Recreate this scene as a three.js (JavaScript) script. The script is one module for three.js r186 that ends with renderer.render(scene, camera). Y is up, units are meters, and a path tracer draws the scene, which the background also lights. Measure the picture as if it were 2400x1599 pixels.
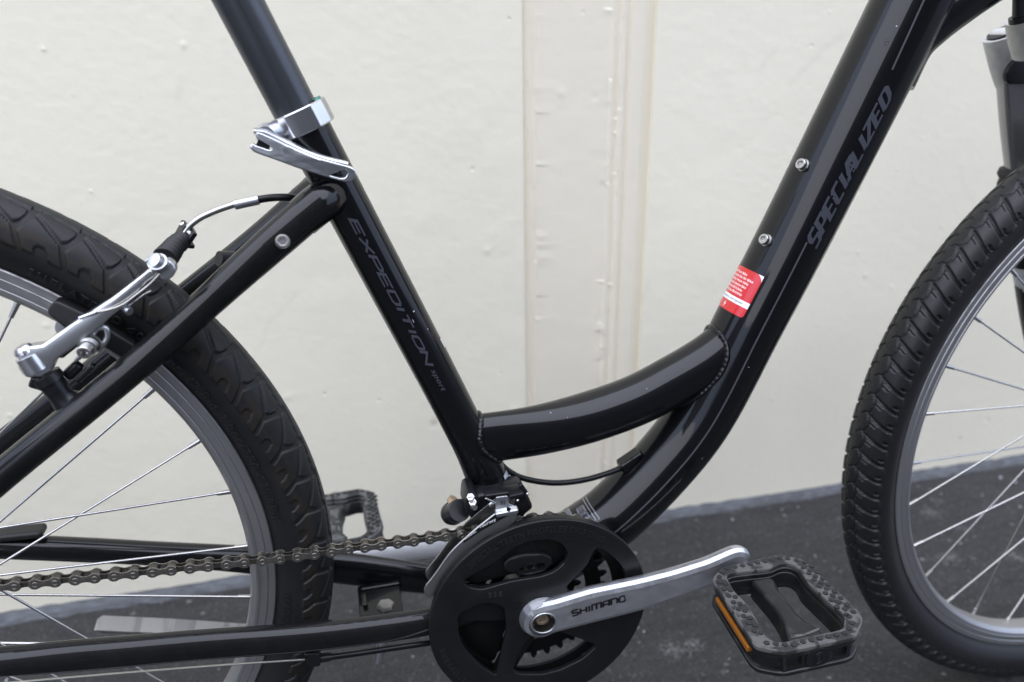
import * as THREE from 'three';
import { mergeGeometries, toCreasedNormals } from 'three/addons/utils/BufferGeometryUtils.js';
import { RoundedBoxGeometry } from 'three/addons/geometries/RoundedBoxGeometry.js';
import { FontLoader } from 'three/addons/loaders/FontLoader.js';
import { TextGeometry } from 'three/addons/geometries/TextGeometry.js';
import { Brush, Evaluator, SUBTRACTION } from 'three-bvh-csg';

// ------------------------------------------------------------------ camera, sky, sun, exposure
const scene = new THREE.Scene();
const camera = new THREE.PerspectiveCamera(48.7387, 1024 / 682, 0.02, 80);
camera.position.set(...[.3636,.7094,.5482]);
camera.rotation.set(-0.37483, -0.22664, -0.01603, 'YXZ');
camera.focus = 0.565;
camera.userData.fStop = 4.3;

const SKYW = 256, SKYH = 128, skyData = new Float32Array(SKYW * SKYH * 4);
for (let j = 0; j < SKYH; j++) for (let i = 0; i < SKYW; i++) {
  const el = ((j + .5) / SKYH - .5) * Math.PI, s = Math.max(0, Math.sin(el));
  const L = el > 0 ? .95 * (1 + 1.2 * s) / 2.2 + .12 : .12;
  const k = (j * SKYW + i) * 4;
  skyData[k] = L * .80; skyData[k + 1] = L * .94; skyData[k + 2] = L * 1.27; skyData[k + 3] = 1;
}
const sky = new THREE.DataTexture(skyData, SKYW, SKYH, THREE.RGBAFormat, THREE.FloatType);
sky.mapping = THREE.EquirectangularReflectionMapping; sky.magFilter = sky.minFilter = THREE.LinearFilter; sky.needsUpdate = true;
scene.background = sky; scene.environment = sky;
scene.backgroundIntensity = 1.2; scene.environmentIntensity = 1.2;
const sun = new THREE.DirectionalLight(0xfff7ee, 1.5);
sun.position.set(.2, 3.4, 2.0); sun.target.position.set(.6, .3, -.2);
sun.castShadow = true; sun.shadow.radius = 190;
Object.assign(sun.shadow.camera, { left: -2, right: 2, top: 2, bottom: -2, near: .1, far: 12 });
sun.shadow.mapSize.set(2048, 2048);
scene.add(sun, sun.target);
const renderer = new THREE.WebGLRenderer({ antialias: true });
renderer.setSize(1024, 682);
renderer.toneMapping = THREE.LinearToneMapping;
renderer.toneMappingExposure = 1.95;
renderer.shadowMap.enabled = true;

// ------------------------------------------------------------------ helpers
let seed = 20240611;
const rnd = () => { seed |= 0; seed = seed + 0x6D2B79F5 | 0; let t = Math.imul(seed ^ seed >>> 15, 1 | seed); t = t + Math.imul(t ^ t >>> 7, 61 | t) ^ t; return ((t ^ t >>> 14) >>> 0) / 4294967296; };
const hash = (x, y) => { let h = Math.imul(x, 374761393) + Math.imul(y, 668265263) | 0; h = Math.imul(h ^ h >>> 13, 1274126177); return ((h ^ h >>> 16) >>> 0) / 4294967296; };
function vn(x, y) { const i = Math.floor(x), j = Math.floor(y); let a = x - i, b = y - j; a = a * a * (3 - 2 * a); b = b * b * (3 - 2 * b); return (hash(i, j) * (1 - a) + hash(i + 1, j) * a) * (1 - b) + (hash(i, j + 1) * (1 - a) + hash(i + 1, j + 1) * a) * b; }
function fbm(x, y, o = 4) { let s = 0, a = .5, n = 0; for (let k = 0; k < o; k++) { s += a * vn(x, y); n += a; x = x * 2.03 + 17.3; y = y * 2.03 + 5.1; a *= .5; } return s / n; }
const clamp = (x, a = 0, b = 1) => Math.min(b, Math.max(a, x));
const sst = (a, b, x) => { x = clamp((x - a) / (b - a)); return x * x * (3 - 2 * x); };
const V3 = (a) => new THREE.Vector3(a[0], a[1], a[2]);
const add3 = (a, b, k = 1) => [a[0] + b[0] * k, a[1] + b[1] * k, a[2] + b[2] * k];
const Rr = Math.PI / 180;
const used = {};
const numbered = (n) => { used[n] = (used[n] ?? -1) + 1; return used[n] ? n + '_' + String(used[n]).padStart(3, '0') : n; };
function mesh(name, geo, mat, parent, label) {
  const m = new THREE.Mesh(geo, mat); m.name = numbered(name); m.castShadow = m.receiveShadow = true;
  if (label) m.userData.label = label;
  parent.add(m); return m;
}
function group(name, parent, label) { const g = new THREE.Group(); g.name = numbered(name); if (label) g.userData.label = label; parent.add(g); return g; }
function tag(o, label, category, extra = {}) { Object.assign(o.userData, { label, category }, extra); return o; }
const frameM = (O, u, v, n) => new THREE.Matrix4().makeBasis(V3(u), V3(v), V3(n)).setPosition(V3(O));

function sweep(P, R, o = {}) {   // tube along a curve; R: radius, or u => [radius in the plane, radius along the hint]
  const curve = Array.isArray(P) ? new THREE.CatmullRomCurve3(P.map(V3), false, 'centripetal') : P;
  const n = o.n ?? 48, m = o.m ?? 28, hint = o.hint ? V3(o.hint) : new THREE.Vector3(0, 0, 1);
  const pos = [], uv = [], idx = [], L = curve.getLength();
  for (let i = 0; i <= n; i++) {
    const u = i / n, c = curve.getPointAt(u), T = curve.getTangentAt(u);
    const B = hint.clone().addScaledVector(T, -hint.dot(T)).normalize(), N = B.clone().cross(T);
    let r = typeof R === 'function' ? R(u) : R; if (!Array.isArray(r)) r = [r, r];
    for (let j = 0; j <= m; j++) {
      const t = -Math.PI + 2 * Math.PI * j / m, k = o.wob ? 1 + o.wob(u, t) : 1;
      const p = c.clone().addScaledVector(B, r[1] * k * Math.cos(t)).addScaledVector(N, r[0] * k * Math.sin(t));
      pos.push(p.x, p.y, p.z); uv.push(u * L / .2, t * r[0] / .2);
    }
  }
  for (let i = 0; i < n; i++) for (let j = 0; j < m; j++) { const a = i * (m + 1) + j, b = a + m + 1; idx.push(a, b, a + 1, b, b + 1, a + 1); }
  if (o.caps !== false) for (const i of [0, n]) {
    const c = curve.getPointAt(i / n), k = pos.length / 3; pos.push(c.x, c.y, c.z); uv.push(0, 0);
    const s = i * (m + 1), e = pos.length / 3;
    for (let j = 0; j <= m; j++) { pos.push(pos[(s + j) * 3], pos[(s + j) * 3 + 1], pos[(s + j) * 3 + 2]); uv.push(0, 0); }
    for (let j = 0; j < m; j++) i ? idx.push(k, e + j, e + j + 1) : idx.push(k, e + j + 1, e + j);
  }
  const g = new THREE.BufferGeometry();
  g.setAttribute('position', new THREE.Float32BufferAttribute(pos, 3)); g.setAttribute('uv', new THREE.Float32BufferAttribute(uv, 2)); g.setIndex(idx);
  g.computeVertexNormals();
  const nm = g.attributes.normal;          // weld the seam's normals
  for (let i = 0; i <= n; i++) { const a = i * (m + 1), b = a + m; const v = new THREE.Vector3(nm.getX(a) + nm.getX(b), nm.getY(a) + nm.getY(b), nm.getZ(a) + nm.getZ(b)).normalize(); nm.setXYZ(a, v.x, v.y, v.z); nm.setXYZ(b, v.x, v.y, v.z); }
  return g;
}
function patch(P, R, u0, u1, t0, t1, off, nu = 40, nv = 10, swap = false) {   // a thin film lying on a swept tube
  const curve = new THREE.CatmullRomCurve3(P.map(V3), false, 'centripetal'), hint = new THREE.Vector3(0, 0, 1), pos = [], uv = [], idx = [];
  for (let i = 0; i <= nu; i++) for (let j = 0; j <= nv; j++) {
    const a = i / nu, b = j / nv, u = u0 + (u1 - u0) * a;
    const f0 = typeof t0 === 'function' ? t0(a) : t0, f1 = typeof t1 === 'function' ? t1(a) : t1, t = (f0 + (f1 - f0) * b) * Rr;
    const c = curve.getPointAt(u), T = curve.getTangentAt(u), B = hint.clone().addScaledVector(T, -hint.dot(T)).normalize(), N = B.clone().cross(T);
    let r = typeof R === 'function' ? R(u) : R; if (!Array.isArray(r)) r = [r, r];
    const p = c.addScaledVector(B, (r[1] + off) * Math.cos(t)).addScaledVector(N, (r[0] + off) * Math.sin(t));
    pos.push(p.x, p.y, p.z); swap ? uv.push(1 - b, a) : uv.push(a, b);
  }
  for (let i = 0; i < nu; i++) for (let j = 0; j < nv; j++) { const a = i * (nv + 1) + j, b = a + nv + 1; idx.push(a, b, a + 1, b, b + 1, a + 1); }
  const g = new THREE.BufferGeometry();
  g.setAttribute('position', new THREE.Float32BufferAttribute(pos, 3)); g.setAttribute('uv', new THREE.Float32BufferAttribute(uv, 2)); g.setIndex(idx); g.computeVertexNormals();
  return g;
}
function cyl(a, b, r1, r2 = r1, m = 24, h = 1) {
  a = V3(a); b = V3(b); const d = b.clone().sub(a), g = new THREE.CylinderGeometry(r2, r1, d.length(), m, h);
  g.applyQuaternion(new THREE.Quaternion().setFromUnitVectors(new THREE.Vector3(0, 1, 0), d.normalize())); const c = a.add(b).multiplyScalar(.5);
  return g.translate(c.x, c.y, c.z);
}
function lathe(prof, O, axis, m = 32) {   // prof: [radius, height along the axis]
  const g = new THREE.LatheGeometry(prof.map((p) => new THREE.Vector2(Math.max(p[0], 1e-5), p[1])), m);
  const c = toCreasedNormals(g, .6);
  c.applyQuaternion(new THREE.Quaternion().setFromUnitVectors(new THREE.Vector3(0, 1, 0), V3(axis).normalize()));
  return c.translate(O[0], O[1], O[2]);
}
function roundPoly(pts, r, S = new THREE.Shape()) {
  const n = pts.length;
  for (let i = 0; i < n; i++) {
    const p = pts[i], a = pts[(i + n - 1) % n], b = pts[(i + 1) % n], la = Math.hypot(a[0] - p[0], a[1] - p[1]), lb = Math.hypot(b[0] - p[0], b[1] - p[1]);
    const ka = Math.min(r / la, .48), kb = Math.min(r / lb, .48);
    const x0 = p[0] + (a[0] - p[0]) * ka, y0 = p[1] + (a[1] - p[1]) * ka, x1 = p[0] + (b[0] - p[0]) * kb, y1 = p[1] + (b[1] - p[1]) * kb;
    i ? S.lineTo(x0, y0) : S.moveTo(x0, y0); r > 0 ? S.quadraticCurveTo(p[0], p[1], x1, y1) : S.lineTo(p[0], p[1]);
  }
  S.closePath(); return S;
}
function plate(pts, z0, z1, o = {}) {   // a slab with the outline pts (x, y), from z0 to z1
  const sh = pts instanceof THREE.Shape ? pts : roundPoly(pts, o.r ?? .001), bev = o.bev ?? .0006;
  for (const h of o.holes ?? []) sh.holes.push(h instanceof THREE.Path ? h : roundPoly(h, o.hr ?? .001, new THREE.Path()));
  let g = new THREE.ExtrudeGeometry(sh, { depth: z1 - z0 - 2 * bev, bevelEnabled: bev > 0, bevelThickness: bev, bevelSize: bev, bevelOffset: o.grow ? 0 : -bev, bevelSegments: o.bs ?? 3, curveSegments: o.cs ?? 6 });
  g.translate(0, 0, z0 + bev); g = toCreasedNormals(g, o.crease ?? .55);
  return o.m ? g.applyMatrix4(o.m) : g;
}
const circPath = (x, y, r) => { const p = new THREE.Path(); p.absarc(x, y, r, 0, Math.PI * 2, true); return p; };
const xy = (a) => [a[0], a[1]];
const polyAt = (list) => list.map(xy);
function box(c, s, r = .001, e = [0, 0, 0]) { const g = new RoundedBoxGeometry(s[0], s[1], s[2], 2, Math.min(r, Math.min(...s) * .45)); g.applyQuaternion(new THREE.Quaternion().setFromEuler(new THREE.Euler(...e))); return g.translate(c[0], c[1], c[2]); }
function flat(list) { return mergeGeometries(list.map((g) => { const k = g.index ? g.toNonIndexed() : g; for (const n of Object.keys(k.attributes)) if (!['position', 'normal', 'uv'].includes(n)) k.deleteAttribute(n); if (!k.attributes.uv) k.setAttribute('uv', new THREE.Float32BufferAttribute(new Float32Array(k.attributes.position.count * 2), 2)); return k; })); }
function hexBolt(O, axis, r, h, sock = false) {   // a round or hexagonal bolt head standing on O
  const q = new THREE.Quaternion().setFromUnitVectors(new THREE.Vector3(0, 0, 1), V3(axis).normalize()), s = new THREE.Shape();
  if (sock) { s.absarc(0, 0, r, 0, Math.PI * 2); const hp = new THREE.Path(); for (let i = 0; i <= 6; i++) hp[i ? 'lineTo' : 'moveTo'](r * .5 * Math.cos(-i * Math.PI / 3), r * .5 * Math.sin(-i * Math.PI / 3)); s.holes.push(hp); }
  else for (let i = 0; i <= 6; i++) s[i ? 'lineTo' : 'moveTo'](r * Math.cos(i * Math.PI / 3), r * Math.sin(i * Math.PI / 3));
  const b = Math.min(r * .28, h * .4);
  let g = new THREE.ExtrudeGeometry(s, { depth: h - b, bevelEnabled: true, bevelThickness: b, bevelSize: b * .8, bevelOffset: -b * .8, bevelSegments: 3, curveSegments: 20 });
  g = toCreasedNormals(g, .5); g.applyQuaternion(q); return g.translate(O[0], O[1], O[2]);
}
function dataTex(w, h, fn, srgb = false, rep = null) {
  const d = new Uint8Array(w * h * 4);
  for (let j = 0; j < h; j++) for (let i = 0; i < w; i++) { const c = fn(i, j), k = (j * w + i) * 4; if (typeof c === 'number') d[k] = d[k + 1] = d[k + 2] = clamp(c) * 255; else { d[k] = clamp(c[0]) * 255; d[k + 1] = clamp(c[1]) * 255; d[k + 2] = clamp(c[2]) * 255; } d[k + 3] = 255; }
  const t = new THREE.DataTexture(d, w, h, THREE.RGBAFormat); t.magFilter = THREE.LinearFilter; t.minFilter = THREE.LinearMipmapLinearFilter; t.generateMipmaps = true;
  t.wrapS = t.wrapT = THREE.MirroredRepeatWrapping; if (rep) { t.wrapS = t.wrapT = THREE.RepeatWrapping; t.repeat.set(...rep); } if (srgb) t.colorSpace = THREE.SRGBColorSpace; t.needsUpdate = true; return t;
}
function canvasTex(w, h, draw) { const c = document.createElement('canvas'); c.width = w; c.height = h; const x = c.getContext('2d'); draw(x, w, h); const t = new THREE.CanvasTexture(c); t.colorSpace = THREE.SRGBColorSpace; t.anisotropy = 8; return t; }
// letters as strokes, for the squared lettering on the frame
const GL = {
  S: [[[1, 1], [.2, 1], [0, .84], [0, .64], [.14, .52], [.86, .48], [1, .36], [1, .16], [.8, 0], [0, 0]]], P: [[[0, 0], [0, 1], [.82, 1], [1, .85], [1, .56], [.82, .42], [.05, .42]]],
  E: [[[1, 1], [0, 1], [0, 0], [1, 0]], [[0, .52], [.86, .52]]], C: [[[1, 1], [.2, 1], [0, .84], [0, .16], [.2, 0], [1, 0]]], I: [[[.5, 0], [.5, 1]]],
  A: [[[0, 0], [.62, 1], [1, 1], [1, 0]], [[.22, .36], [1, .36]]], L: [[[0, 1], [0, 0], [1, 0]]], Z: [[[0, 1], [1, 1], [0, 0], [1, 0]]],
  D: [[[0, 0], [0, 1], [.74, 1], [1, .8], [1, .2], [.74, 0], [0, 0]]], X: [[[0, 0], [1, 1]], [[0, 1], [1, 0]]], T: [[[0, 1], [1, 1]], [[.5, 1], [.5, 0]]],
  O: [[[.18, 0], [0, .16], [0, .84], [.18, 1], [.82, 1], [1, .84], [1, .16], [.82, 0], [.18, 0]]], N: [[[0, 0], [0, 1], [1, 0], [1, 1]]],
  H: [[[0, 0], [0, 1]], [[1, 0], [1, 1]], [[0, .52], [1, .52]]], M: [[[0, 0], [0, 1], [1, 1], [1, 0]], [[.5, 1], [.5, 0]]],
};
GL.n = [[[0, 0], [0, 1], [.78, 1], [1, .82], [1, 0]]]; GL.a = [[[0, 0], [0, .8], [.22, 1], [1, 1], [1, 0]], [[0, .4], [1, .4]]];
function strokeText(x, text, W, H, lw, kx, slant, gap) {   // draws text into W x H pixels, bottom left at 0,0; kx makes uprights heavier than level strokes
  const wid = [...text].map((c) => c === 'I' ? .22 : c === 'M' ? 1.5 : 1), tot = wid.reduce((a, b) => a + b, 0) + gap * (text.length - 1), s = W / (tot + slant * H / W);
  let at = 0; x.lineJoin = 'miter'; x.lineCap = 'butt';
  [...text].forEach((c, i) => {
    for (const st of GL[c]) {
      x.save(); x.scale(kx, 1); x.beginPath();
      st.forEach((p, k) => { const px = (at + (c === 'I' ? p[0] * wid[i] : p[0] * wid[i])) * s + slant * p[1] * H + lw * kx * .5, py = lw * .5 + p[1] * (H - lw); k ? x.lineTo(px / kx, py) : x.moveTo(px / kx, py); });
      x.lineWidth = lw; x.stroke(); x.restore();
    }
    at += wid[i] + gap;
  });
}

// ------------------------------------------------------------------ materials
const M = {};
{
  const smear = dataTex(512, 512, (i, j) => { const a = fbm(i / 60, j / 34, 4), b = vn(i / 2.2, j / 2.2); return .34 + .5 * Math.max(0, a - .42) + (b > .93 ? .35 : 0); }, false, [1, 1]);
  M.paint = new THREE.MeshPhysicalMaterial({ color: new THREE.Color().setRGB(.004, .0042, .005), roughness: .3, specularIntensity: .2, clearcoat: .62, clearcoatRoughness: .09, clearcoatRoughnessMap: smear });
  const dusty = dataTex(512, 512, (i, j) => { const s = vn(i / 1.6, j / 1.6), m = fbm(i / 90, j / 90, 3); const k = s > .91 - .1 * m ? .04 : .0; const b = .002 + .005 * m + k * .6; return [Math.sqrt(b), Math.sqrt(b), Math.sqrt(b * 1.02)]; }, true, [2, 2]);
  M.dustyPaint = new THREE.MeshPhysicalMaterial({ map: dusty, roughness: .5, specularIntensity: .2, clearcoat: .62, clearcoatRoughness: .05, clearcoatRoughnessMap: smear });
  M.post = new THREE.MeshPhysicalMaterial({ color: new THREE.Color().setRGB(.06, .065, .072), roughness: .40, metalness: .5, roughnessMap: dataTex(256, 256, (i, j) => .55 + .45 * fbm(i / 50, j / 3, 3), false, [1, 1]) });
  const scr = dataTex(512, 512, (i, j) => .38 + .35 * fbm(i / 70, j / 2.2, 3) + .22 * fbm(i / 12, j / 12, 3), false, [3, 3]);
  M.alu = new THREE.MeshPhysicalMaterial({ color: new THREE.Color().setRGB(.60, .61, .63), metalness: 1, roughness: .55, roughnessMap: scr });
  M.polish = new THREE.MeshPhysicalMaterial({ color: new THREE.Color().setRGB(.70, .705, .72), metalness: 1, roughness: .27 });
  M.crank = new THREE.MeshPhysicalMaterial({ color: new THREE.Color().setRGB(.52, .525, .54), metalness: .9, roughness: .58, roughnessMap: dataTex(512, 512, (i, j) => .45 + .5 * fbm(i / 26, j / 26, 5), false, [9, 9]) });
  M.chrome = new THREE.MeshPhysicalMaterial({ color: new THREE.Color().setRGB(.66, .66, .67), metalness: 1, roughness: .27 });
  M.steel = new THREE.MeshPhysicalMaterial({ color: new THREE.Color().setRGB(.55, .54, .52), metalness: 1, roughness: .3 });
  M.spoke = new THREE.MeshPhysicalMaterial({ color: new THREE.Color().setRGB(.62, .61, .60), metalness: 1, roughness: .27 });
  M.rim = new THREE.MeshPhysicalMaterial({ color: new THREE.Color().setRGB(.39, .387, .385), metalness: .9, roughness: .56, roughnessMap: dataTex(512, 256, (i, j) => .5 + .5 * fbm(i / 60, j / 3, 4), false, [1, 1]) });
  M.chain = new THREE.MeshPhysicalMaterial({ color: new THREE.Color().setRGB(.40, .375, .335), metalness: 1, roughness: .36, roughnessMap: dataTex(256, 256, (i, j) => .6 + .8 * (fbm(i / 20, j / 20, 4) - .3), false, [40, 40]) });
  M.chainDark = new THREE.MeshPhysicalMaterial({ color: new THREE.Color().setRGB(.15, .138, .12), metalness: .95, roughness: .38 });
  M.ringBlack = new THREE.MeshPhysicalMaterial({ color: new THREE.Color().setRGB(.005, .005, .005), roughness: .5, specularIntensity: .6 });
  const plasticMap = dataTex(512, 512, (i, j) => { const m = fbm(i / 60, j / 60, 4), s = vn(i / 1.7, j / 1.7); const b = .0055 + .005 * (m - .4) + (s > .972 ? .03 : 0); return [Math.sqrt(b), Math.sqrt(b * 1.02), Math.sqrt(b * 1.08)]; }, true, [6, 6]);
  M.plastic = new THREE.MeshPhysicalMaterial({ map: plasticMap, roughness: .42, specularIntensity: .75 });
  M.blackPart = new THREE.MeshPhysicalMaterial({ color: new THREE.Color().setRGB(.007, .0075, .009), roughness: .36, specularIntensity: .8 });
  M.rubber = new THREE.MeshPhysicalMaterial({ color: new THREE.Color().setRGB(.008, .008, .008), roughness: .5 });
  M.housing = new THREE.MeshPhysicalMaterial({ color: new THREE.Color().setRGB(.005, .005, .006), roughness: .32, specularIntensity: .8 });
  M.pedTex = dataTex(512, 512, (i, j) => { const m = fbm(i / 70, j / 70, 5), s = vn(i / 2, j / 2); const b = .016 + .085 * sst(.38, .62, m) + (s > .9 ? .05 : 0); return [Math.sqrt(b), Math.sqrt(b * .96), Math.sqrt(b * .89)]; }, true, [22, 22]);
  M.pedalTop = new THREE.MeshPhysicalMaterial({ map: M.pedTex, roughness: .75 });
  M.pedal = new THREE.MeshPhysicalMaterial({ map: dataTex(512, 512, (i, j) => { const m = fbm(i / 50, j / 50, 5); const b = .006 + .022 * sst(.55, .8, m); return [Math.sqrt(b), Math.sqrt(b * .98), Math.sqrt(b * .95)]; }, true, [12, 12]), roughness: .42 });
  M.stud = new THREE.MeshPhysicalMaterial({ color: new THREE.Color().setRGB(.011, .011, .012), roughness: .5 });
  M.amber = new THREE.MeshPhysicalMaterial({ color: new THREE.Color().setRGB(.29, .095, .006), roughness: .3, clearcoat: .6 });
  M.cast = new THREE.MeshPhysicalMaterial({ map: dataTex(256, 256, (i, j) => { const m = fbm(i / 40, j / 40, 5); const b = .56 + .24 * (m - .5); return [Math.sqrt(b), Math.sqrt(b * .99), Math.sqrt(b * .95)]; }, true, [3, 3]), roughness: .5, metalness: .15 });
  M.brown = new THREE.MeshPhysicalMaterial({ color: new THREE.Color().setRGB(.22, .17, .12), roughness: .4, metalness: .4 });
  M.grease = new THREE.MeshPhysicalMaterial({ color: new THREE.Color().setRGB(.03, .22, .17), roughness: .3 });
  M.wire = new THREE.MeshPhysicalMaterial({ color: new THREE.Color().setRGB(.55, .53, .48), metalness: 1, roughness: .4 });
  M.white = new THREE.MeshPhysicalMaterial({ color: new THREE.Color().setRGB(.5, .53, .57), roughness: .3 });
  M.weathered = new THREE.MeshPhysicalMaterial({ map: dataTex(512, 128, (i, j) => { const m = fbm(i / 16, j / 60, 4), n = fbm(i / 40 + 9, j / 30, 4); const b = .30 - .09 * sst(.5, .7, m) + .1 * (n - .5); return [Math.sqrt(b), Math.sqrt(b * .97), Math.sqrt(b * .9)]; }, true, [1, 1]), metalness: .45, roughness: .5 });
}
function inkMat(tex, rough = .35) { return new THREE.MeshPhysicalMaterial({ map: tex, transparent: true, roughness: rough, clearcoat: .8, clearcoatRoughness: .12 }); }

// ------------------------------------------------------------------ wall and ground
const WZ = -.401;
{
  const S = 2048, W = 2.3;      // one texture covers 2.3 m of plaster
  const spots = []; for (let k = 0; k < 260; k++) spots.push([rnd() * S, rnd() * S, 1.2 + rnd() * rnd() * 5, rnd()]);
  const bump = new Float32Array(S * S), col = new Float32Array(S * S);
  for (let j = 0; j < S; j++) for (let i = 0; i < S; i++) {
    const soft = fbm(i / 170, j / 140, 3), roll = fbm(i / 9, j / 7, 3), lump = fbm(i / 34, j / 30, 2);
    bump[j * S + i] = .5 + .16 * (roll - .5) + .30 * (lump - .5) * sst(.45, .6, soft) + .35 * (soft - .5);
    col[j * S + i] = 1 + .035 * (fbm(i / 240 + 7, j / 300 + 3, 4) - .5) + .02 * (roll - .5);
  }
  for (const [x, y, r, k] of spots) for (let b = -9; b <= 9; b++) for (let a = -9; a <= 9; a++) {
    const i = Math.round(x + a), j = Math.round(y + b); if (i < 0 || j < 0 || i >= S || j >= S) continue;
    const d = Math.hypot(a * (.7 + .6 * vn(x, y)), b) / r, w = Math.exp(-d * d);
    bump[j * S + i] += (k < .55 ? .32 : -.4) * w; if (k > .86) col[j * S + i] -= .22 * w;
  }
  // scuffs left on the paint
  for (let k = 0; k < 46; k++) { let x = rnd() * S, y = rnd() * S, a = rnd() * 6.28; const n = 10 + rnd() * 55, dk = .03 + .07 * rnd(), wd = 1 + rnd() * 3.5;
    for (let t = 0; t < n; t++) { a += (rnd() - .5) * .22; x += Math.cos(a) * 1.4; y += Math.sin(a) * 1.4; for (let b = -6; b <= 6; b++) for (let c = -6; c <= 6; c++) { const i = Math.round(x + c), j = Math.round(y + b); if (i < 0 || j < 0 || i >= S || j >= S) continue; col[j * S + i] -= dk * .12 * Math.exp(-(b * b + c * c) / (wd * wd)); } } }
  const bumpT = dataTex(S, S, (i, j) => bump[j * S + i]);
  const tint = (r, g, b) => dataTex(S, S, (i, j) => { const c = Math.max(.3, col[j * S + i]); const q = (v) => Math.pow(clamp(v * c), 1 / 2.2); return [q(r), q(g), q(b)]; }, true);
  const matL = new THREE.MeshStandardMaterial({ map: tint(.88, .824, .668), bumpMap: bumpT, bumpScale: .0021, roughness: .62 });
  const wall = group('wall', scene); tag(wall, 'cream painted plaster wall with a moulded vertical band behind the bicycle', 'wall', { kind: 'structure' });
  const uvPlane = (g, ox) => { const p = g.attributes.position, u = g.attributes.uv; for (let i = 0; i < p.count; i++) u.setXY(i, (p.getX(i) + ox) / W, p.getY(i) / W); return g; };
  const slab = (x0, x1) => uvPlane(new THREE.BoxGeometry(x1 - x0, 2.7, .2).translate((x0 + x1) / 2, 1.35, WZ - .1), .62);
  const xl = [.6012,.6119,-.401][0], xr = [.7743,.6054,-.401][0];
  mesh('plaster_panel', slab(-3.2, xl), matL, wall); mesh('plaster_panel', slab(xr, 4.4), matL, wall);
  // the moulded band: a drawn profile with small wavering and paint beads along its edges
  const prof = [[0, -.004], [.001, -.0045], [.006, -.0045], [.009, -.0037], [.0135, -.0037], [.0145, -.0028], [.0175, -.0026], [.019, -.0032]];
  const w = xr - xl; for (const t of [.24, .3, .4, .5, .58]) prof.push([w * t, -.0032]);
  for (const [a, z] of [[-.060, -.0032], [-.0575, -.0021], [-.054, -.002], [-.0525, -.0034], [-.047, -.0034], [-.0455, -.0012], [-.042, -.0006], [-.039, -.0014], [-.0375, -.0036], [-.033, -.0036], [-.031, -.0018], [-.022, -.0012], [-.014, -.0016], [-.011, -.0034], [-.004, -.0038], [-.0012, -.0042], [0, -.0044]]) prof.push([w + a, z]);
  const NY = 540, pos = [], uv = [], idx = [], np = prof.length;
  for (let j = 0; j <= NY; j++) { const y = 1.35 * j / NY; for (let i = 0; i < np; i++) {
    const [a, z] = prof[i], edge = i && i < np - 1;
    const bead = edge && (Math.abs(a - .0175) < .002 || Math.abs(a - w + .0575) < .003 || Math.abs(a - w + .0455) < .0022) ? .0012 * sst(.66, .9, vn(y * 170, i * 9.1)) : 0;
    pos.push(xl + a + (edge ? .0013 * (vn(y * 22, i * 3.3) - .5) : 0), y, WZ - .0015 + (z + .0034) * 1.25 - .0034 + (edge ? .0005 * (vn(y * 60, i * 2.7) - .5) : 0) + bead); uv.push((a + xl) / W, y / W + .3);
  } }
  for (let j = 0; j < NY; j++) for (let i = 0; i < np - 1; i++) { const a = j * np + i, b = a + np; idx.push(a, a + 1, b, b, a + 1, b + 1); }
  const g = new THREE.BufferGeometry(); g.setAttribute('position', new THREE.Float32BufferAttribute(pos, 3)); g.setAttribute('uv', new THREE.Float32BufferAttribute(uv, 2)); g.setIndex(idx);
  const gf = toCreasedNormals(g, .35);
  const matS = new THREE.MeshStandardMaterial({ map: tint(.855, .787, .635), bumpMap: bumpT, bumpScale: .0013, roughness: .55 });
  const band = flat([gf, new THREE.BoxGeometry(w, 1.35, .195).translate((xl + xr) / 2, 2.025, WZ - .1 - .0035), new THREE.BoxGeometry(w, 1.35, .15).translate((xl + xr) / 2, .675, WZ - .1)]);
  mesh('moulded_band', band, matS, wall);
}
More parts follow.
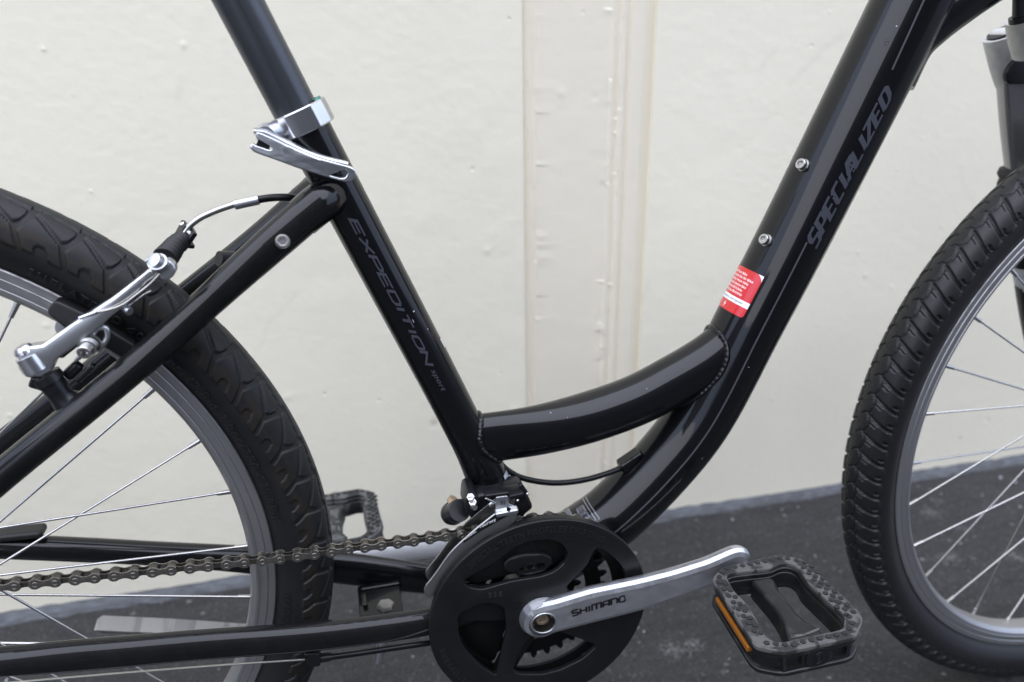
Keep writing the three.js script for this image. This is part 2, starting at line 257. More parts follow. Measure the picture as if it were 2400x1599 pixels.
{
  const S = 2048, W = 1.5;
  const asph = new Float32Array(S * S), hgt = new Float32Array(S * S);
  for (let j = 0; j < S; j++) for (let i = 0; i < S; i++) {
    const wear = fbm(i / 300, j / 220, 4), grit = vn(i / 2.3, j / 2.3), g2 = vn(i / 5 + 40, j / 4.6), str = fbm(i / 90 + j / 55, j / 11 - i / 40, 3);
    asph[j * S + i] = .019 + .011 * (wear - .5) + .026 * (grit - .5) + .014 * (str - .5) + (g2 > .84 ? .028 : 0) + (vn(i / 3.1 + 9, j / 3.1) > .965 ? .06 : 0);
    hgt[j * S + i] = .5 + .35 * (grit - .5) + .35 * (g2 - .5) + .3 * (wear - .5);
  }
  // pale mortar and paint flecks trodden into the asphalt
  for (let k = 0; k < 900; k++) { const cx = rnd() * S, cy = rnd() * S, big = rnd() < .16, r = big ? 8 + rnd() * 22 : 1.5 + rnd() * 5, v = .05 + .22 * rnd() * (big ? .55 : 1);
    const R = Math.ceil(r * 2); for (let b = -R; b <= R; b++) for (let a = -R; a <= R; a++) { const i = (Math.round(cx + a) + S) % S, j = (Math.round(cy + b) + S) % S, d = Math.hypot(a, b * 1.25) / r + (vn(i / 4, j / 4) - .5) * (big ? 1.5 : .5); if (d < 1) asph[j * S + i] += v * (1 - d) * (big ? vn(i / 2.5, j / 2.5) : 1); } }
  const mat = new THREE.MeshStandardMaterial({ map: dataTex(S, S, (i, j) => { const v = asph[j * S + i], q = (x) => Math.pow(clamp(x), 1 / 2.2); return [q(v * 1.02), q(v), q(v * .98)]; }, true), bumpMap: dataTex(1024, 1024, (i, j) => hgt[j * 2 * S + i * 2]), bumpScale: .0016, roughness: .78 });
  const g = new THREE.PlaneGeometry(40, 12.5).rotateX(-Math.PI / 2).translate(0, 0, 6.25 - .42);
  const p = g.attributes.position; for (let i = 0; i < p.count; i++) g.attributes.uv.setXY(i, (p.getX(i) * .97 + p.getZ(i) * .24) / W, (p.getZ(i) * .97 - p.getX(i) * .24) / W);
  const ground = mesh('ground', g, mat, scene); tag(ground, 'dark worn asphalt ground with pale flecks under the bicycle', 'ground', { kind: 'structure' });
  // the lip where the asphalt is turned up against the wall
  const N = 700, prof = [[.0, .016], [.002, .0155], [.006, .0125], [.011, .0075], [.017, .0035], [.024, .0012], [.034, -.001]], pos = [], uv = [], idx = [];
  for (let i = 0; i <= N; i++) { const x = -1.2 + 4.4 * i / N; const k = .72 + .9 * (fbm(x * 3.1, 1.7, 3) - .5) + .75 * (fbm(x * 9, 3.3, 4) - .42) + .22 * (vn(x * 70, 8) - .5);
    prof.forEach(([a, h], j) => { pos.push(x, Math.max(h * k * .55, j === 6 ? -.001 : .0002) + (j && j < 6 ? .0016 * (vn(x * 90, j * 4.1) - .5) : 0), WZ - .004 + .004 * (j > 0) + a * .62 * (.85 + .45 * fbm(x * 14, 9.1, 3)) + (j ? .002 * (vn(x * 60, j) - .5) : 0)); uv.push(x / .4, j / 10); }); }
  for (let i = 0; i < N; i++) for (let j = 0; j < 6; j++) { const a = i * 7 + j, b = a + 7; idx.push(a, a + 1, b, b, a + 1, b + 1); }
  const l = new THREE.BufferGeometry(); l.setAttribute('position', new THREE.Float32BufferAttribute(pos, 3)); l.setAttribute('uv', new THREE.Float32BufferAttribute(uv, 2)); l.setIndex(idx); l.computeVertexNormals();
  mesh('asphalt_lip', l, new THREE.MeshStandardMaterial({ map: dataTex(1024, 256, (i, j) => { const m = fbm(i / 28, j / 22, 5), b = .085 + .11 * (m - .45) + (vn(i / 3, j / 3) > .9 ? .06 : 0); return [Math.sqrt(b * .95), Math.sqrt(b), Math.sqrt(b * 1.12)]; }, true, [1, 1]), roughness: .55 }), ground);
  // loose grit
  const st = new THREE.InstancedMesh(new THREE.IcosahedronGeometry(1, 1), new THREE.MeshStandardMaterial({ color: 0xffffff, roughness: .8 }), 420); st.name = 'gravel';
  const m4 = new THREE.Matrix4(), qq = new THREE.Quaternion();
  for (let i = 0; i < 420; i++) { const r = .0009 + .0026 * rnd() * rnd(); qq.setFromEuler(new THREE.Euler(rnd() * 6, rnd() * 6, rnd() * 6)); m4.compose(new THREE.Vector3(-.5 + 2.6 * rnd(), r * .5, -.37 + .75 * rnd()), qq, new THREE.Vector3(r, r * .7, r * 1.2)); st.setMatrixAt(i, m4); const c = .12 + .34 * rnd(); st.setColorAt(i, new THREE.Color().setRGB(c * .98, c, c * 1.06)); }
  st.castShadow = st.receiveShadow = true; scene.add(st); tag(st, 'loose pale grit scattered over the dark asphalt', 'gravel', { kind: 'stuff' });
}

// two low buildings across the yard, behind the camera, with an open drive between them: they keep the sky off the sides of everything here
for (const [x0, x1, label] of [[-34, -9.2, 'low dark building left of the open drive, showing only as a reflection in the paint'], [-1.5, 6.6, 'low dark building right of the open drive, showing only as a reflection in the paint']]) {
  const b = group('building', scene); tag(b, label, 'building');
  const m = new THREE.MeshStandardMaterial({ color: new THREE.Color().setRGB(.075, .073, .07), roughness: .9 }), t = new THREE.MeshStandardMaterial({ color: new THREE.Color().setRGB(.06, .06, .065), roughness: .8 }), w = x1 - x0, c = (x0 + x1) / 2;
  mesh('facade', new THREE.BoxGeometry(w, 4.3, 4).translate(c, 2.15, 7), m, b); mesh('roof', new THREE.BoxGeometry(w + .3, .18, 4.5).translate(c, 4.39, 7), t, b);
}

// ------------------------------------------------------------------ the bicycle
const BB = [.4979,.2595,0], BX = BB[0];
const bike = new THREE.Group(); bike.name = 'bicycle'; bike.position.set(BX, 0, 0); scene.add(bike);
tag(bike, 'black step-through bicycle with silver crank standing in front of the cream wall', 'bicycle');
const part = (name, geo, mat, parent = bike, label) => mesh(name, geo.translate(-BX, 0, 0), mat, parent, label);

// frame
const frame = group('frame', bike, 'glossy black welded frame with grey lettering');
const DOWN = [[.4978,.2598,0], [.5574,.2915,0], [.5805,.306,0], [.6252,.3496,0], [.6598,.3953,0], [.7008,.4846,0], [.7306,.5503,0], [.755,.6069,0], [.8062,.7268,0], [.8287,.7809,0]];
const downR = (u) => .0292;
part('down_tube', sweep(DOWN, downR, { n: 110, m: 48 }), M.paint, frame);
const seatR = (u) => .0162 + .0017 * sst(.66, .76, u);
const SEAT = [[.3449,.6684,0], [.3495,.6571,0], [.3732,.599,0], [.4437,.4267,0], [.4619,.3779,0], [.4712,.349,0], [.4978,.2598,0]];
part('seat_tube', sweep(SEAT, seatR, { n: 90, m: 44 }), M.paint, frame);
const TOP = [[.4486,.404,0], [.4678,.4033,0], [.5137,.4047,0], [.5597,.4115,0], [.601,.4222,0], [.6327,.4358,0], [.6663,.4529,0], [.6932,.4724,0]];
const topR = (u) => [.0222, .0150 + .0070 * sst(.08, .45, u)];
part('top_tube', sweep(TOP, topR, { n: 90, m: 44 }), M.paint, frame);
const BRACE = [[.8023,.678,0], [.8142,.7063,0], [.8292,.7204,0], [.8552,.7383,0], [.8756,.7501,0], [.9136,.7695,0]];
part('gusset_tube', sweep(BRACE, .0195, { n: 50, m: 40 }), M.paint, frame);
part('gusset_plate', plate(polyAt([[.7886,.6572,0], [.8053,.7309,0], [.8175,.7635,0], [.8752,.7639,0], [.8612,.7282,0], [.8424,.7122,0], [.8284,.7004,0], [.8213,.6872,0], [.8131,.6771,0], [.8078,.6642,0]]), -.012, .014, { bev: .004, r: .006 }), M.paint, frame);
const NEAR = [[.0965,.4246,.058], [.1317,.4509,.055], [.2325,.5221,.046], [.3077,.579,.032], [.3377,.6008,.024], [.3535,.612,.019]];
const FAR = [[.0527,.3981,-.058], [.0936,.4254,-.055], [.1325,.4525,-.052], [.2426,.5323,-.044], [.309,.5787,-.032], [.3384,.6018,-.024], [.3538,.6149,-.019]];
const stayR = (u) => [.0104 + .0022 * sst(.62, .95, u), .0104 + .0016 * sst(.62, .95, u)];
part('seat_stay', sweep(NEAR, stayR, { n: 60, m: 32 }), M.dustyPaint, frame, 'dusty seat stay on the near side with a silver bolt');
part('seat_stay', sweep(FAR, stayR, { n: 60, m: 32 }), M.dustyPaint, frame, 'seat stay on the far side of the rear tyre');
part('stay_bridge', flat([sweep([[.3395,.6019,.0225], [.3534,.6109,.0165], [.3606,.6128,.008], [.3677,.6125,0]], (u) => [.0132 + .001 * u, .0128], { n: 24, m: 32 }), sweep([[.3404,.6032,-.0225], [.3535,.6122,-.0165], [.3608,.6134,-.009], [.3678,.6137,0]], (u) => [.0132 + .001 * u, .0128], { n: 24, m: 32 }), sweep([[.3501,.6075,0], [.3616,.611,0], [.3702,.6135,0]], (u) => [.0128 + .003 * u, .0152], { n: 16, m: 32 })]), M.paint, frame);
const CSN = [[.0798,.3119,.062], [.1005,.3088,.062], [.1676,.2988,.06], [.2338,.2896,.058], [.3013,.2771,.054], [.3475,.2695,.05], [.4048,.2611,.043], [.452,.2573,.034]];
part('chain_stay', sweep(CSN, (u) => [.0122 - .002 * sst(.2, 0, u), .0098], { n: 60, m: 32 }), M.dustyPaint, frame, 'dusty chain stay on the near side under the chain');
const CSF = [[.0354,.3287,-.066], [.0599,.3231,-.065], [.1563,.301,-.062], [.2564,.2788,-.055], [.3276,.263,-.047], [.4159,.2398,-.036], [.4597,.2307,-.03]];
part('chain_stay', sweep(CSF, (u) => [.0108 + .0055 * sst(.3, .75, u) - .003 * sst(.8, 1, u), .010], { n: 60, m: 32 }), M.paint, frame, 'chain stay on the far side behind the rear wheel');
part('bottom_bracket_shell', cyl([BB[0], BB[1], -.036], [BB[0], BB[1], .036], .0225, .0225, 40), M.paint, frame);
part('chain_pad', box([.0785,.3351,-.062], [.038, .007, .016], .003, [0, 0, -.04]), M.rubber, frame);
// weld beads along the joints
function weld(path, r, onAxis, rAxis, from, dir, rb = .0022) {   // ripples along the line where one tube meets another
  const c = new THREE.CatmullRomCurve3(path.map(V3), false, 'centripetal'), a = new THREE.CatmullRomCurve3(onAxis.map(V3), false, 'centripetal'), ap = a.getSpacedPoints(160), ring = [];
  for (let k = 0; k < 72; k++) {
    const t = k / 72 * Math.PI * 2; let best = null;
    for (let s = 0; s < 260; s++) {
      const u = clamp(from + dir * s * .0016), p0 = c.getPointAt(u), T = c.getTangentAt(u), B = new THREE.Vector3(0, 0, 1), N = B.clone().cross(T);
      const p = p0.addScaledVector(B, (Array.isArray(r) ? r[1] : r) * Math.cos(t)).addScaledVector(N, (Array.isArray(r) ? r[0] : r) * Math.sin(t));
      let d = 9; for (const w of ap) { const dx = w.x - p.x, dy = w.y - p.y; d = Math.min(d, dx * dx + dy * dy); }
      if (Math.sqrt(d + p.z * p.z) >= rAxis) { best = p; break; } best = p;
    }
    ring.push(best);
  }
  const cc = new THREE.CatmullRomCurve3(ring, true), n = 620, m = 8, pos = [], idx = [], uv = [];
  for (let i = 0; i <= n; i++) { const u = (i % n) / n, p = cc.getPointAt(u), T = cc.getTangentAt(u), A = new THREE.Vector3(0, 0, 1).addScaledVector(T, -T.z).normalize(), Bn = A.clone().cross(T); const rr = rb * (.94 + .07 * Math.abs(Math.sin(u * Math.PI * 44)) + .08 * Math.sin(u * 47));
    for (let j = 0; j <= m; j++) { const t = j / m * Math.PI * 2, qv = p.clone().addScaledVector(A, rr * Math.cos(t)).addScaledVector(Bn, rr * Math.sin(t)); pos.push(qv.x, qv.y, qv.z); uv.push(u * 4, j / m); } }
  for (let i = 0; i < n; i++) for (let j = 0; j < m; j++) { const a1 = i * (m + 1) + j, b1 = a1 + m + 1; idx.push(a1, b1, a1 + 1, b1, b1 + 1, a1 + 1); }
  const g = new THREE.BufferGeometry(); g.setAttribute('position', new THREE.Float32BufferAttribute(pos, 3)); g.setAttribute('uv', new THREE.Float32BufferAttribute(uv, 2)); g.setIndex(idx); g.computeVertexNormals(); return g;
}
part('weld_bead', weld(TOP, [.0222, .0150], SEAT, .0161, .0, 1, .0028), M.paint, frame);
part('weld_bead', weld(TOP, .0222, DOWN, .0288, 1, -1, .0025), M.paint, frame);
// lettering and pin stripes
const GREY = 'rgb(64,66,74)';
const ink = (w, h, fn) => inkMat(canvasTex(w, h, (x) => { x.translate(0, h); x.scale(1, -1); x.fillStyle = x.strokeStyle = GREY; fn(x, w, h); }));
part('lettering', patch(DOWN, downR, .606, .825, (a) => -10 + 5 * a, (a) => 20 - 3 * a, .0003, 60, 12), ink(2048, 300, (x) => { x.translate(30, 20); strokeText(x, 'SPECIALIZED', 1820, 258, 40, 1.75, .34, .42);
  x.globalCompositeOperation = 'destination-out'; for (const [a, b, r] of [[900, 110, 26], [1010, 60, 18], [1060, 150, 20], [640, 190, 22], [700, 70, 24], [770, 140, 14], [1130, 90, 12]]) { x.beginPath(); x.ellipse(a, b, r, r * .7, a, 0, 7); x.fill(); } }), frame, 'large grey block lettering along the down tube');
part('lettering', patch(SEAT, .0163, .1686, .466, -11.5, 11, .0003, 60, 10), ink(2048, 150, (x) => { x.translate(10, 8); strokeText(x, 'EXPEDITION', 1960, 134, 27, 1.5, .4, .26); }), frame, 'grey block lettering down the seat tube');
part('lettering', patch(SEAT, .0163, .468, .54, -11, 9, .0003, 24, 8), inkMat(canvasTex(512, 160, (x) => { x.fillStyle = GREY; x.transform(1, 0, -.25, 1, 40, 0); x.font = 'bold 132px sans-serif'; x.fillText('sport', 10, 112, 440); })), frame, 'small grey word under the large lettering on the seat tube');
const stripe = (a, b, t0, t1, P = DOWN, R = downR, n = 60) => part('pin_stripe', patch(P, R, a, b, t0, t1, .00025, n, 3), new THREE.MeshPhysicalMaterial({ color: new THREE.Color().setRGB(.07, .072, .08), roughness: .4, clearcoat: .8, clearcoatRoughness: .15 }), frame);
stripe(.14, .6157, (a) => 12.4 - 2.6 * Math.sin(a * 3.1), (a) => 15 - 2.6 * Math.sin(a * 3.1));
stripe(.8354, .99, (a) => 15.2 + 8 * a, (a) => 17.8 + 8 * a);
stripe(.05, .93, (a) => -32 + 46 * sst(.8, 1.0, a), (a) => -25 + 46 * sst(.8, 1.0, a), CSN, (u) => [.0122 - .002 * sst(.2, 0, u), .0098]);
part('maker_label', patch(DOWN, downR, .05, .142, 44, 108, .0003, 20, 14), inkMat(canvasTex(256, 512, (x) => { x.fillStyle = 'rgba(92,95,102,.9)'; x.fillRect(0, 0, 150, 512); x.strokeStyle = 'rgb(125,128,135)'; x.lineWidth = 5; x.strokeRect(150, -20, 92, 500); x.strokeRect(150, -20, 74, 482); x.save(); x.translate(172, 440); x.rotate(-Math.PI / 2); x.fillStyle = 'rgb(120,122,130)'; x.font = 'bold 50px sans-serif'; x.fillText('SPECIALIZED', 0, 38, 400); x.restore(); x.fillStyle = 'rgb(30,31,34)'; x.fillRect(95, 190, 22, 190); x.fillRect(30, 90, 18, 210); x.fillRect(60, 330, 14, 110); })), frame, 'grey printed label near the bottom bracket');
part('sticker', patch(DOWN, downR, .4955, .5555, 47.5, 142, .0004, 24, 30, true), inkMat(canvasTex(760, 640, (x, w, h) => {
  x.beginPath(); x.roundRect(0, 0, w, h, 46); x.fillStyle = 'rgb(206,26,32)'; x.fill(); x.fillStyle = 'rgb(244,240,238)'; x.font = 'bold 46px sans-serif';
  ['Register Your Bike', 'Registrieren Sie Ihr Bike', 'Enregistrez Votre V\u00e9lo', 'Registra la Vostra Bici', 'Registre su Bicicleta', 'Registre sua Bicicleta'].forEach((t, i) => x.fillText(t, 130, 96 + i * 56, i === 1 ? 560 : 500));
  x.fillStyle = 'rgb(240,243,246)'; x.fillRect(0, 418, w, 82); x.fillStyle = 'rgb(25,25,28)'; x.font = 'bold 40px sans-serif'; x.fillText('www.specialized.com/register', 90, 472, 600);
  x.fillStyle = 'rgb(244,240,238)'; x.beginPath(); x.moveTo(395, 520); x.lineTo(362, 574); x.lineTo(384, 572); x.lineTo(368, 626); x.lineTo(412, 560); x.lineTo(390, 562); x.closePath(); x.fill();
  x.fillStyle = 'rgb(235,230,228)'; x.beginPath(); x.moveTo(w, 0); x.lineTo(w - 84, 0); x.quadraticCurveTo(w - 20, 30, w, 92); x.fill();
}), .3), frame, 'red register sticker with white print on the down tube');
part('sticker', patch(SEAT, seatR, .742, .768, 48, 82, .0003, 6, 6), M.white, frame, 'small pale sticker low on the seat tube');
for (const [P, R0, u, t, du, dt] of [[SEAT, seatR, .372, 14, .006, 1.4], [SEAT, seatR, .36, 26, .002, 5], [SEAT, seatR, .402, 40, .0022, 2.2], [SEAT, seatR, .80, 22, .002, 2.4], [SEAT, seatR, .775, 8, .0016, 2.6], [TOP, topR, .28, 58, .004, 1.6], [TOP, topR, .33, 40, .0016, 1.5], [TOP, topR, .62, 44, .0014, 1.8], [DOWN, downR, .93, 62, .004, .9], [DOWN, downR, .88, 38, .0012, 1.4], [DOWN, downR, .44, 2, .0012, 1.2], [DOWN, downR, .30, -12, .0014, 1.1]]) part('paint_chip', patch(P, R0, u, u + du, t, t + dt, .00025, 3, 2), M.white, frame);
part('paint_chip', patch(SEAT, seatR, .437, .455, 70, 84, .0003, 6, 4), M.white, frame);
for (const [u, t] of [[.7005, 72], [.5985, 72]]) {   // bottle bolts
  const c = new THREE.CatmullRomCurve3(DOWN.map(V3), false, 'centripetal'), p = c.getPointAt(u), T = c.getTangentAt(u), B = new THREE.Vector3(0, 0, 1), N = B.clone().cross(T), r = [downR(u), downR(u)], d = B.clone().multiplyScalar(Math.cos(t * Rr)).addScaledVector(N, Math.sin(t * Rr)).normalize();
  const o = p.clone().addScaledVector(B, r[1] * Math.cos(t * Rr) * .97).addScaledVector(N, r[0] * Math.sin(t * Rr) * .97).toArray(), ax = d.toArray();
  part('bottle_bolt', flat([cyl(o, add3(o, ax, .0024), .0049, .0049, 28), cyl(add3(o, ax, .0024), add3(o, ax, .0032), .0047, .0047, 28), hexBolt(add3(o, ax, .0028), ax, .0044, .0042, true), cyl(add3(o, ax, .002), add3(o, ax, .0042), .003, .003, 6)]), M.steel, frame);
}
part('rack_bolt', flat([hexBolt([.3267,.5913,.0415], [.1, .35, 1], .0046, .0034, true), cyl([.3263,.59,.036], [.3268,.5914,.0418], .0050, .0049, 28), cyl([.3266,.591,.04], [.3269,.5919,.0428], .0022, .0022, 6)]), M.steel, frame);
part('rack_boss', cyl([.2859,.5661,-.018], [.2774,.5696,-.012], .007, .0055, 20), M.blackPart, frame);
for (const p of [[.7763,.707,.0226], [.7729,.682,.0226], [.7567,.6356,.0222], [.7585,.6557,.0228], [.728,.6187,0]]) { const g = new THREE.SphereGeometry(.0016, 14, 10); g.scale(1, 1.15, .7); part('water_drop', g.translate(...p), new THREE.MeshPhysicalMaterial({ color: 0xffffff, roughness: .03, transmission: 1, thickness: .002, ior: 1.33 }), frame); }

// seat post and clamp
part('seat_post', sweep([[.2909,.7992,0], [.3134,.7439,0], [.3433,.6695,0], [.3523,.6467,0]], .0151, { n: 30, m: 40 }), M.post, bike, 'matt dark grey seat post with faint rub marks');
const clampG = group('seat_clamp', bike, 'polished silver quick-release seat clamp');
{
  const C = [.3474,.6641,0], ax = V3([.3495,.6571,0]).sub(V3([.3449,.6684,0])).normalize().toArray();
  part('collar', lathe([[.0158, .0082], [.0188, .0082], [.0196, .0074], [.0198, .004], [.0198, -.004], [.0196, -.0066], [.0188, -.0074], [.0158, -.0074], [.0158, .0082]], C, ax.map((v) => -v), 56), M.chrome, clampG);
  part('grease', sweep(new THREE.CatmullRomCurve3([...Array(12)].map((_, i) => { const a = -.9 + i / 11 * 2.0; const q2 = new THREE.Quaternion().setFromUnitVectors(new THREE.Vector3(0, 0, 1), V3(ax)); const v = new THREE.Vector3(.0162 * Math.cos(a), .0162 * Math.sin(a), -.0085).applyQuaternion(q2); v.add(new THREE.Vector3((rnd() - .5) * .0012, (rnd() - .3) * .0024, (rnd() - .5) * .0008)); return v.add(V3(C)); })), (u) => .0007 + .0004 * Math.sin(u * 31), { n: 60, m: 8, hint: [.5, 0, .85] }), M.grease, clampG);
  part('lug', flat([sweep([[.3362,.6592,.006], [.3304,.6589,.012], [.3241,.658,.017]], (u) => [.0075 - .0015 * u, .006], { n: 12, m: 24 }), cyl([.3215,.6568,-.014], [.3232,.657,.022], .0058, .0058, 28)]), M.alu, clampG);
  part('pivot_barrel', cyl([.3178,.6534,.0195], [.3248,.6493,.0195], .0050, .0050, 24), M.blackPart, clampG);
  const L0 = .024;
  const out = [[.3122,.6504,.024], [.3149,.6532,.024], [.3163,.6516,.024], [.3254,.6479,.024], [.3267,.65,.024], [.3175,.6563,.024], [.3173,.659,.024], [.319,.66,.024], [.3249,.6571,.024], [.3392,.6495,.024], [.3555,.6416,.024], [.3746,.6354,.024], [.3781,.6333,.024], [.3784,.6299,.024], [.3757,.6254,.024], [.3706,.6249,.024], [.3605,.6285,.024], [.3435,.6347,.024], [.3255,.6427,.024], [.3152,.647,.024]].map(xy);
  const tri = [[.361,.6302,.024], [.3709,.6339,.024], [.3734,.6315,.024], [.3709,.628,.024], [.3675,.6279,.024]].map(xy);
  part('lever', plate(out, L0 - .0045, L0 + .002, { r: .003, bev: .0012, holes: [tri.slice().reverse()], hr: .0012 }), M.alu, clampG);
  part('lever_lip', sweep([[.3166,.6602,.0195], [.3223,.6594,.0195], [.3278,.6565,.019], [.3391,.6498,.0195], [.3555,.6417,.0205], [.3736,.636,.022]], (u) => [.0022, .0062 - .0035 * u], { n: 40, m: 16 }), M.alu, clampG);
}

// wheels -------------------------------------------------------------
const TP = [[.0232, 0], [.0214, .0088], [.0168, .0162], [.009, .0214], [0, .0236], [-.0085, .0224], [-.0165, .018], [-.0222, .0132], [-.0249, .0116]], RC = .3098;
const tyreCurve = new THREE.CatmullRomCurve3([...TP.slice(1).reverse().map(([r, z]) => new THREE.Vector3(-z, r, 0)), ...TP.map(([r, z]) => new THREE.Vector3(z, r, 0))], false, 'centripetal');
const polyDist = (P, x, y) => { let d = 1e9, ins = false; for (let i = 0, j = P.length - 1; i < P.length; j = i++) { const [ax, ay] = P[j], [bx, by] = P[i], ex = bx - ax, ey = by - ay, t = clamp(((x - ax) * ex + (y - ay) * ey) / (ex * ex + ey * ey + 1e-9)); d = Math.min(d, Math.hypot(x - ax - ex * t, y - ay - ey * t)); if ((ay > y) !== (by > y) && x < (bx - ax) * (y - ay) / (by - ay) + ax) ins = !ins; } return ins ? d : -d; };
const segDist = (s, x, y) => { const ex = s[2] - s[0], ey = s[3] - s[1], t = clamp(((x - s[0]) * ex + (y - s[1]) * ey) / (ex * ex + ey * ey)); return Math.hypot(x - s[0] - ex * t, y - s[1] - ey * t); };
const D2M = 23.5 * Rr;      // degrees across the tyre to millimetres of surface
const conv = (P) => P.map(([a, f]) => [a, f * D2M]);
const R_ROW2 = conv([[8.3, 25], [24, 21], [41.2, 15.5], [42.6, 25], [28, 40], [13.8, 56], [10, 50], [8, 38]]), R_ROW3 = conv([[14.2, 62], [29, 47.5], [42.2, 32], [44.0, 40], [48.2, 68], [42, 82], [39, 92], [28.5, 91], [31, 82], [28, 76], [22.5, 76], [17, 86], [16, 93], [2, 95], [8.2, 79]]);
function rearTread(s, f) { s *= 41 / 30.5;     // s: millimetres along, f: degrees from the crown; returns height in mm
  if (f < 0) { f = -f; s += 20.5; }
  const p = 41.0, y = f * D2M; let best = -9;
  const a0 = ((s % p) + p) % p;
  const g1 = (a) => (12.5 + 9 * (1 - clamp(((a - 7.2 + p) % p) / p)));
  const w = a0 - 7.2 < 1.6 && a0 > 7.2 ? sst(0, 1.6, a0 - 7.2) : 1;
  best = Math.max(best, (g1(a0) - f) * D2M - .6 * w);
  for (const k of [-1, 0, 1]) { const a = a0 + k * p; if (a < -8 || a > 56) continue; best = Math.max(best, polyDist(R_ROW2, a, y), polyDist(R_ROW3, a, y)); }
  const h = -1.3 * (1 - sst(-.2, .25, best)); return f > 90 ? h * sst(112, 92, f) - 1.25 * (1 - sst(112, 92, f)) : h;
}
const FG = [[0, 15, 3.4, 20, .8], [3.4, 20, 8, 22, .8], [8, 22, 12.6, 20, .8], [12.6, 20, 16, 15, .8], [14.8, 20, 5.6, 68, 1.25], [5.6, 68, 4.4, 84, 1.0], [11.4, 28, 8.6, 42, .55], [8.6, 27, 6.2, 39, .55], [8.4, 55, 6.0, 71, 1.15], [11.4, 65, 10.0, 73, 1.15], [13, -3, 16.8, 7, .7], [16.8, 7, 16, 15, .7]];
function frontTread(s, f) {
  s *= -16 / 18.7; if (f < 0) { f = -f; s += 8; }
  const p = 16, y = f * D2M, a0 = ((s % p) + p) % p; let h = 0;
  for (const k of [-1, 0, 1]) for (const g of FG) { const d = segDist([g[0], g[1] * D2M, g[2], g[3] * D2M], a0 + k * p, y); h = Math.min(h, -(g[4] > .7 ? 1.9 : 1.1) * (1 - sst(g[4] * .4, g[4] * 1.25, d))); }
  const edge = 72 + 5 * Math.sin(a0 / p * 6.283 + 2); return h * sst(edge + 14, edge + 4, f) - 1.0 * sst(edge, edge + 8, f);
}
function tyreGeo(tread, a0, a1, nHi, nLo) {
  const angs = []; for (let i = 0; i < nHi; i++) angs.push(a0 + (a1 - a0) * i / nHi); for (let i = 0; i <= nLo; i++) angs.push(a1 + (2 * Math.PI - (a1 - a0)) * i / nLo);
  const m = 120, pr = [], nr = []; for (let j = 0; j <= m; j++) { const u = j / m, p = tyreCurve.getPointAt(u), t = tyreCurve.getTangentAt(u); pr.push(p); nr.push([-t.y, t.x]); }
  const pos = [], idx = [], uv = [];
  for (const a of angs) for (let j = 0; j <= m; j++) {
    const f = Math.atan2(pr[j].x, pr[j].y) / Rr, h = tread(a * .333 * 1000, f) * .001;
    const z = pr[j].x + nr[j][0] * h, r = RC + pr[j].y + nr[j][1] * h; pos.push(r * Math.cos(a), r * Math.sin(a), z); uv.push(a * .333 / .2, j / m * .1 / .2);
  }
  for (let i = 0; i < angs.length - 1; i++) for (let j = 0; j < m; j++) { const a = i * (m + 1) + j, b = a + m + 1; idx.push(a, a + 1, b, b, a + 1, b + 1); }
  const g = new THREE.BufferGeometry(); g.setAttribute('position', new THREE.Float32BufferAttribute(pos, 3)); g.setAttribute('uv', new THREE.Float32BufferAttribute(uv, 2)); g.setIndex(idx); g.computeVertexNormals(); return g;
}
function rimGeo() {   // a box-section rim with stepped brake tracks
  const h = [[.2868, .0104], [.2868, .0122], [.286, .0128], [.2812, .0128], [.2806, .0121], [.2800, .0128], [.2748, .0128], [.2742, .0121], [.2736, .0127], [.2712, .0122], [.2688, .0104], [.2668, .0072], [.266, .003], [.2658, 0]];
  const prof = [...h, ...h.slice(0, -1).reverse().map(([r, z]) => [r, -z])]; prof.push([.279, -.0095], [.279, .0095], h[0]);
  const g = new THREE.LatheGeometry(prof.map(([r, z]) => new THREE.Vector2(r, z)), 260).rotateX(Math.PI / 2);
  return toCreasedNormals(g, .4);
}
const rimG = rimGeo();
const fonts = new FontLoader(), fReg = await fonts.loadAsync('fonts/droid/droid_sans_regular.typeface.json'), fBold = await fonts.loadAsync('fonts/droid/droid_sans_bold.typeface.json');
function arcText(text, font, size, depth, r, aStart, aEnd, place) {   // raised letters set round a circle; place(geo, angle) puts one upright letter
  const list = [], w = [...text].map((c) => c === ' ' ? .34 * size : (font.data.glyphs[c]?.ha ?? 600) / font.data.resolution * size), tot = w.reduce((a, b) => a + b, 0); let at = 0;
  [...text].forEach((c, i) => { const a = aStart + (aEnd - aStart) * (at + w[i] / 2) / tot; if (c !== ' ') { const g = new TextGeometry(c, { font, size, depth, curveSegments: 3, bevelEnabled: false }); g.computeBoundingBox(); g.translate(-(g.boundingBox.min.x + g.boundingBox.max.x) / 2, 0, 0); list.push(place(g, a)); } at += w[i]; });
  return flat(list);
}
const rearTyreMat = new THREE.MeshPhysicalMaterial({ map: dataTex(1024, 512, (i, j) => { const y = Math.abs(j / 512 - .5) * 2, m = fbm(i / 60, j / 20, 5), n = fbm(i / 14 + 5, j / 14, 3), br = sst(.30, .42, y) * sst(.72, .5, y) * sst(.35, .7, m); const b = .0095 + .005 * n + .006 * sst(.5, .1, y); return [Math.sqrt(b + .012 * br), Math.sqrt(b + .0065 * br), Math.sqrt(b * 1.04 + .001 * br)]; }, true, [1, 2]), roughness: .5, specularIntensity: .65 });
const frontTyreMat = new THREE.MeshPhysicalMaterial({ map: dataTex(1024, 512, (i, j) => { const m = fbm(i / 40, j / 30, 5), s = vn(i / 2, j / 2), y = Math.abs(j / 512 - .5) * 2; const b = .010 + .005 * (m - .5) + .004 * sst(.4, .1, y) + (s > .975 && y < .5 ? .05 : 0); return [Math.sqrt(b), Math.sqrt(b), Math.sqrt(b * 1.04)]; }, true, [1, 2]), roughness: .44, specularIntensity: .75 });
